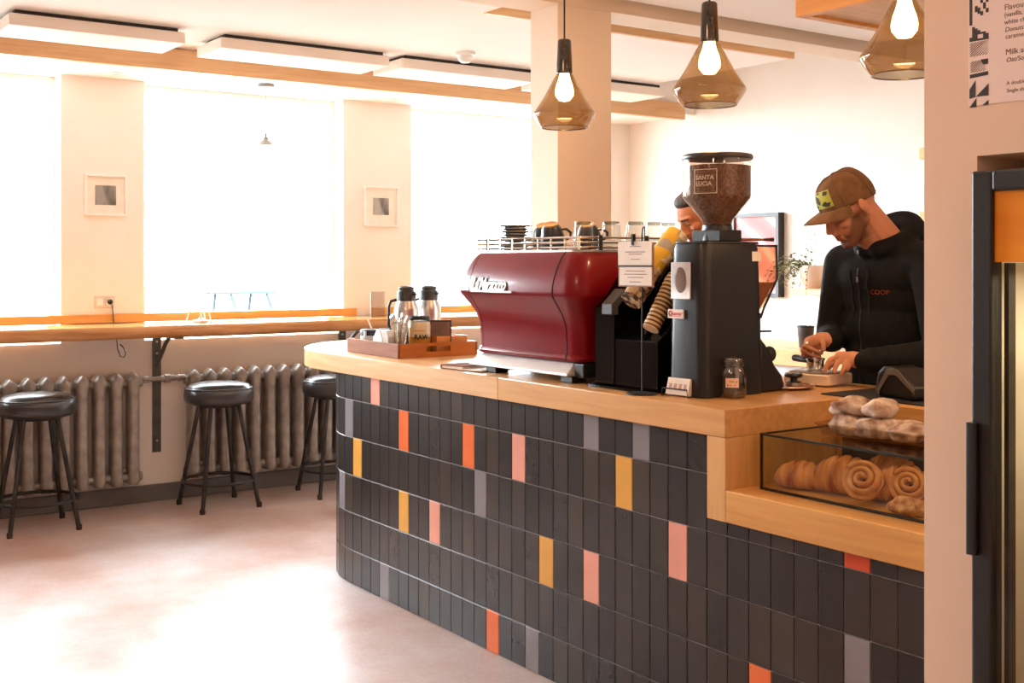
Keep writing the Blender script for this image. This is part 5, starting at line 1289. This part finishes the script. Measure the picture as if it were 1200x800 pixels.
b = B(); patch(b, -.12, .20, .74, .86, .0018); pa = mesh('patch', b, pm('lime green patch', (164, 168, 66), (178, 182, 80), 30, .7), cp)
b = B(); blob(b, .54, .73, .15, .10, .0028, 1); blob(b, .46, .33, .20, .10, .0028, 2); blob(b, .10, .52, .16, .20, .0028, 4); blob(b, -.02, .29, .08, .07, .0028, 6); blob(b, .14, .79, .14, .05, .0028, 8)
mesh('patch_shapes', b, pm('dark patch print', (40, 42, 30), (52, 54, 38), 40, .7), pa)
# finger ring
rp = Hx(OR_, [(-.034, -.002, .0145)])[0]
mesh('finger_ring', B().lathe([(.0088, -.002), (.0112, -.002), (.0112, .002), (.0088, .002), (.0088, -.002)], seg=20, M=Matrix.Translation(Hx(OR_, [(-.032, .008, .0185)])[0]) @ Vector((0, 0, 1)).rotation_difference(Hx(Vector((0, 0, 0)), [(-.024, -.024, .006)])[0].normalized()).to_matrix().to_4x4()), MT['steel'], ba)

# --- second man behind the machine
m2 = thing('person', 'dark haired man bent over behind the espresso machine', 'person', (0, 0, 0))
C2 = Vector((-3.275, 3.20, 1.615))
M2 = Matrix.Translation(C2) @ Matrix.Rotation(math.radians(-20), 4, 'Z') @ Matrix.Rotation(math.radians(30), 4, 'X')
N2 = Vector((-3.38, 3.36, 1.45))
S2R, S2L = Vector((-3.58, 3.47, 1.36)), Vector((-3.25, 3.30, 1.36))
E2R, E2L = Vector((-3.64, 3.40, 1.10)), Vector((-3.24, 3.26, 1.10)); W2R, W2L = Vector((-3.58, 3.27, 1.14)), Vector((-3.43, 3.24, 1.14))
b = B(); head_parts(b, M2)
b.cap(M2 @ Vector((0, .035, -.035)), .054, N2, .064).cap(M2 @ Vector((0, 0, -.07)), .04, N2+Vector((0, -.04, -.02)), .05)
b.cap(N2, .06, (-3.46, 3.42, 1.26), .10).cap((-3.46, 3.42, 1.26), .11, (-3.48, 3.50, 1.0), .11)
b.cap(N2+Vector((0, 0, -.05)), .05, S2R, .045).cap(N2+Vector((0, 0, -.05)), .05, S2L, .045)
b.cap(S2R, .045, E2R, .038).cap(E2R, .036, W2R, .026).cap(S2L, .045, E2L, .038).cap(E2L, .036, W2L, .026)
for w, s in ((W2R, 1), (W2L, -1)):
    b.cap(w, .026, w+Vector((0, -.05, .0)), .022); b.cap(w+Vector((s*.016, 0, 0)), .02, w+Vector((s*.02, -.05, 0)), .018)
    for i in range(4):
        p = w+Vector((s*(-.014+.016*i), -.06, .004)); 
        b.cap(p, .0095, p+Vector((0, -.03, -.008)), .009).cap(p+Vector((0, -.03, -.008)), .009, p+Vector((0, -.04, -.032-.002*i)), .008)
    p = w+Vector((-s*.024, -.02, .006)); b.cap(p, .011, p+Vector((s*-.008, -.03, -.014)), .0095).cap(p+Vector((s*-.008, -.03, -.014)), .0095, p+Vector((s*.002, -.045, -.028)), .0085)
for fx in (-3.57, -3.39):
    b.cap((fx, 3.53, .95), .085, (fx, 3.50, .50), .055).cap((fx, 3.50, .50), .052, (fx, 3.54, .09), .036).cap((fx, 3.54, .045), .036, (fx, 3.41, .035), .03)
remeshed('body', b, .0038, 2, skin_mat, m2, skin_tint(M2.inverted(), (206, 140, 106), (120, 78, 56)))
b = B(); m3 = M2.to_3x3()
b.ell(M2 @ Vector((0, .024, .034)), (.0785, .094, .086), m3, 28, 18)
b.ell(M2 @ Vector((0, -.028, .066)), (.064, .052, .036), m3 @ Euler((-.25, 0, 0)).to_matrix(), 24, 14)
for s in (-1, 1): b.ell(M2 @ Vector((s*.062, .03, .0)), (.016, .05, .05), m3, 20, 12)
hairm = pm('short greying hair', (42, 36, 34), (92, 82, 78), 40, .6, bump=.8, bscale=160, stretch=(1, .3, 1))
remeshed('hair', b, .004, 3, hairm, m2)
b = B()
for c, r in (((-3.46, 3.41, 1.27), (.175, .115, .15)), ((-3.47, 3.45, 1.12), (.165, .12, .18)), ((-3.48, 3.50, .97), (.165, .12, .1))): b.ell(Vector(c), r, Euler((0, 0, -.45)).to_matrix())
b.cap(N2+Vector((0, .01, -.06)), .075, S2R, .068).cap(N2+Vector((0, .01, -.06)), .075, S2L, .068).cap(S2R, .07, E2R, .054).cap(S2L, .07, E2L, .054)
b.cap(E2R, .054, W2R+(E2R-W2R)*.15, .036).cap(E2L, .054, W2L+(E2L-W2L)*.15, .036)
remeshed('shirt', b, .009, 4, pm('dark grey shirt', (46, 46, 50), (58, 58, 62), 40, .85), m2)
b = B()
for fx in (-3.57, -3.39): b.cap((fx, 3.53, .95), .102, (fx, 3.50, .50), .075).cap((fx, 3.50, .50), .074, (fx, 3.54, .11), .062)
b.ell((-3.48, 3.53, .93), (.175, .115, .10))
remeshed('trousers', b, .012, 4, pm('black trousers', (28, 28, 30), (36, 36, 38), 40, .85), m2)
for fx in (-3.57, -3.39):
    mesh('shoe', B().loft([[(x, y, z) for x, y in rrect(fx-.045+i, 3.35+j, fx+.045-i, 3.60-i, .04, 5)] for z, i, j in ((0.002, .004, 0), (.02, 0, 0), (.05, .004, .012), (.08, .012, .09), (.10, .014, .12))]), MT['matte'], m2, smooth=50)
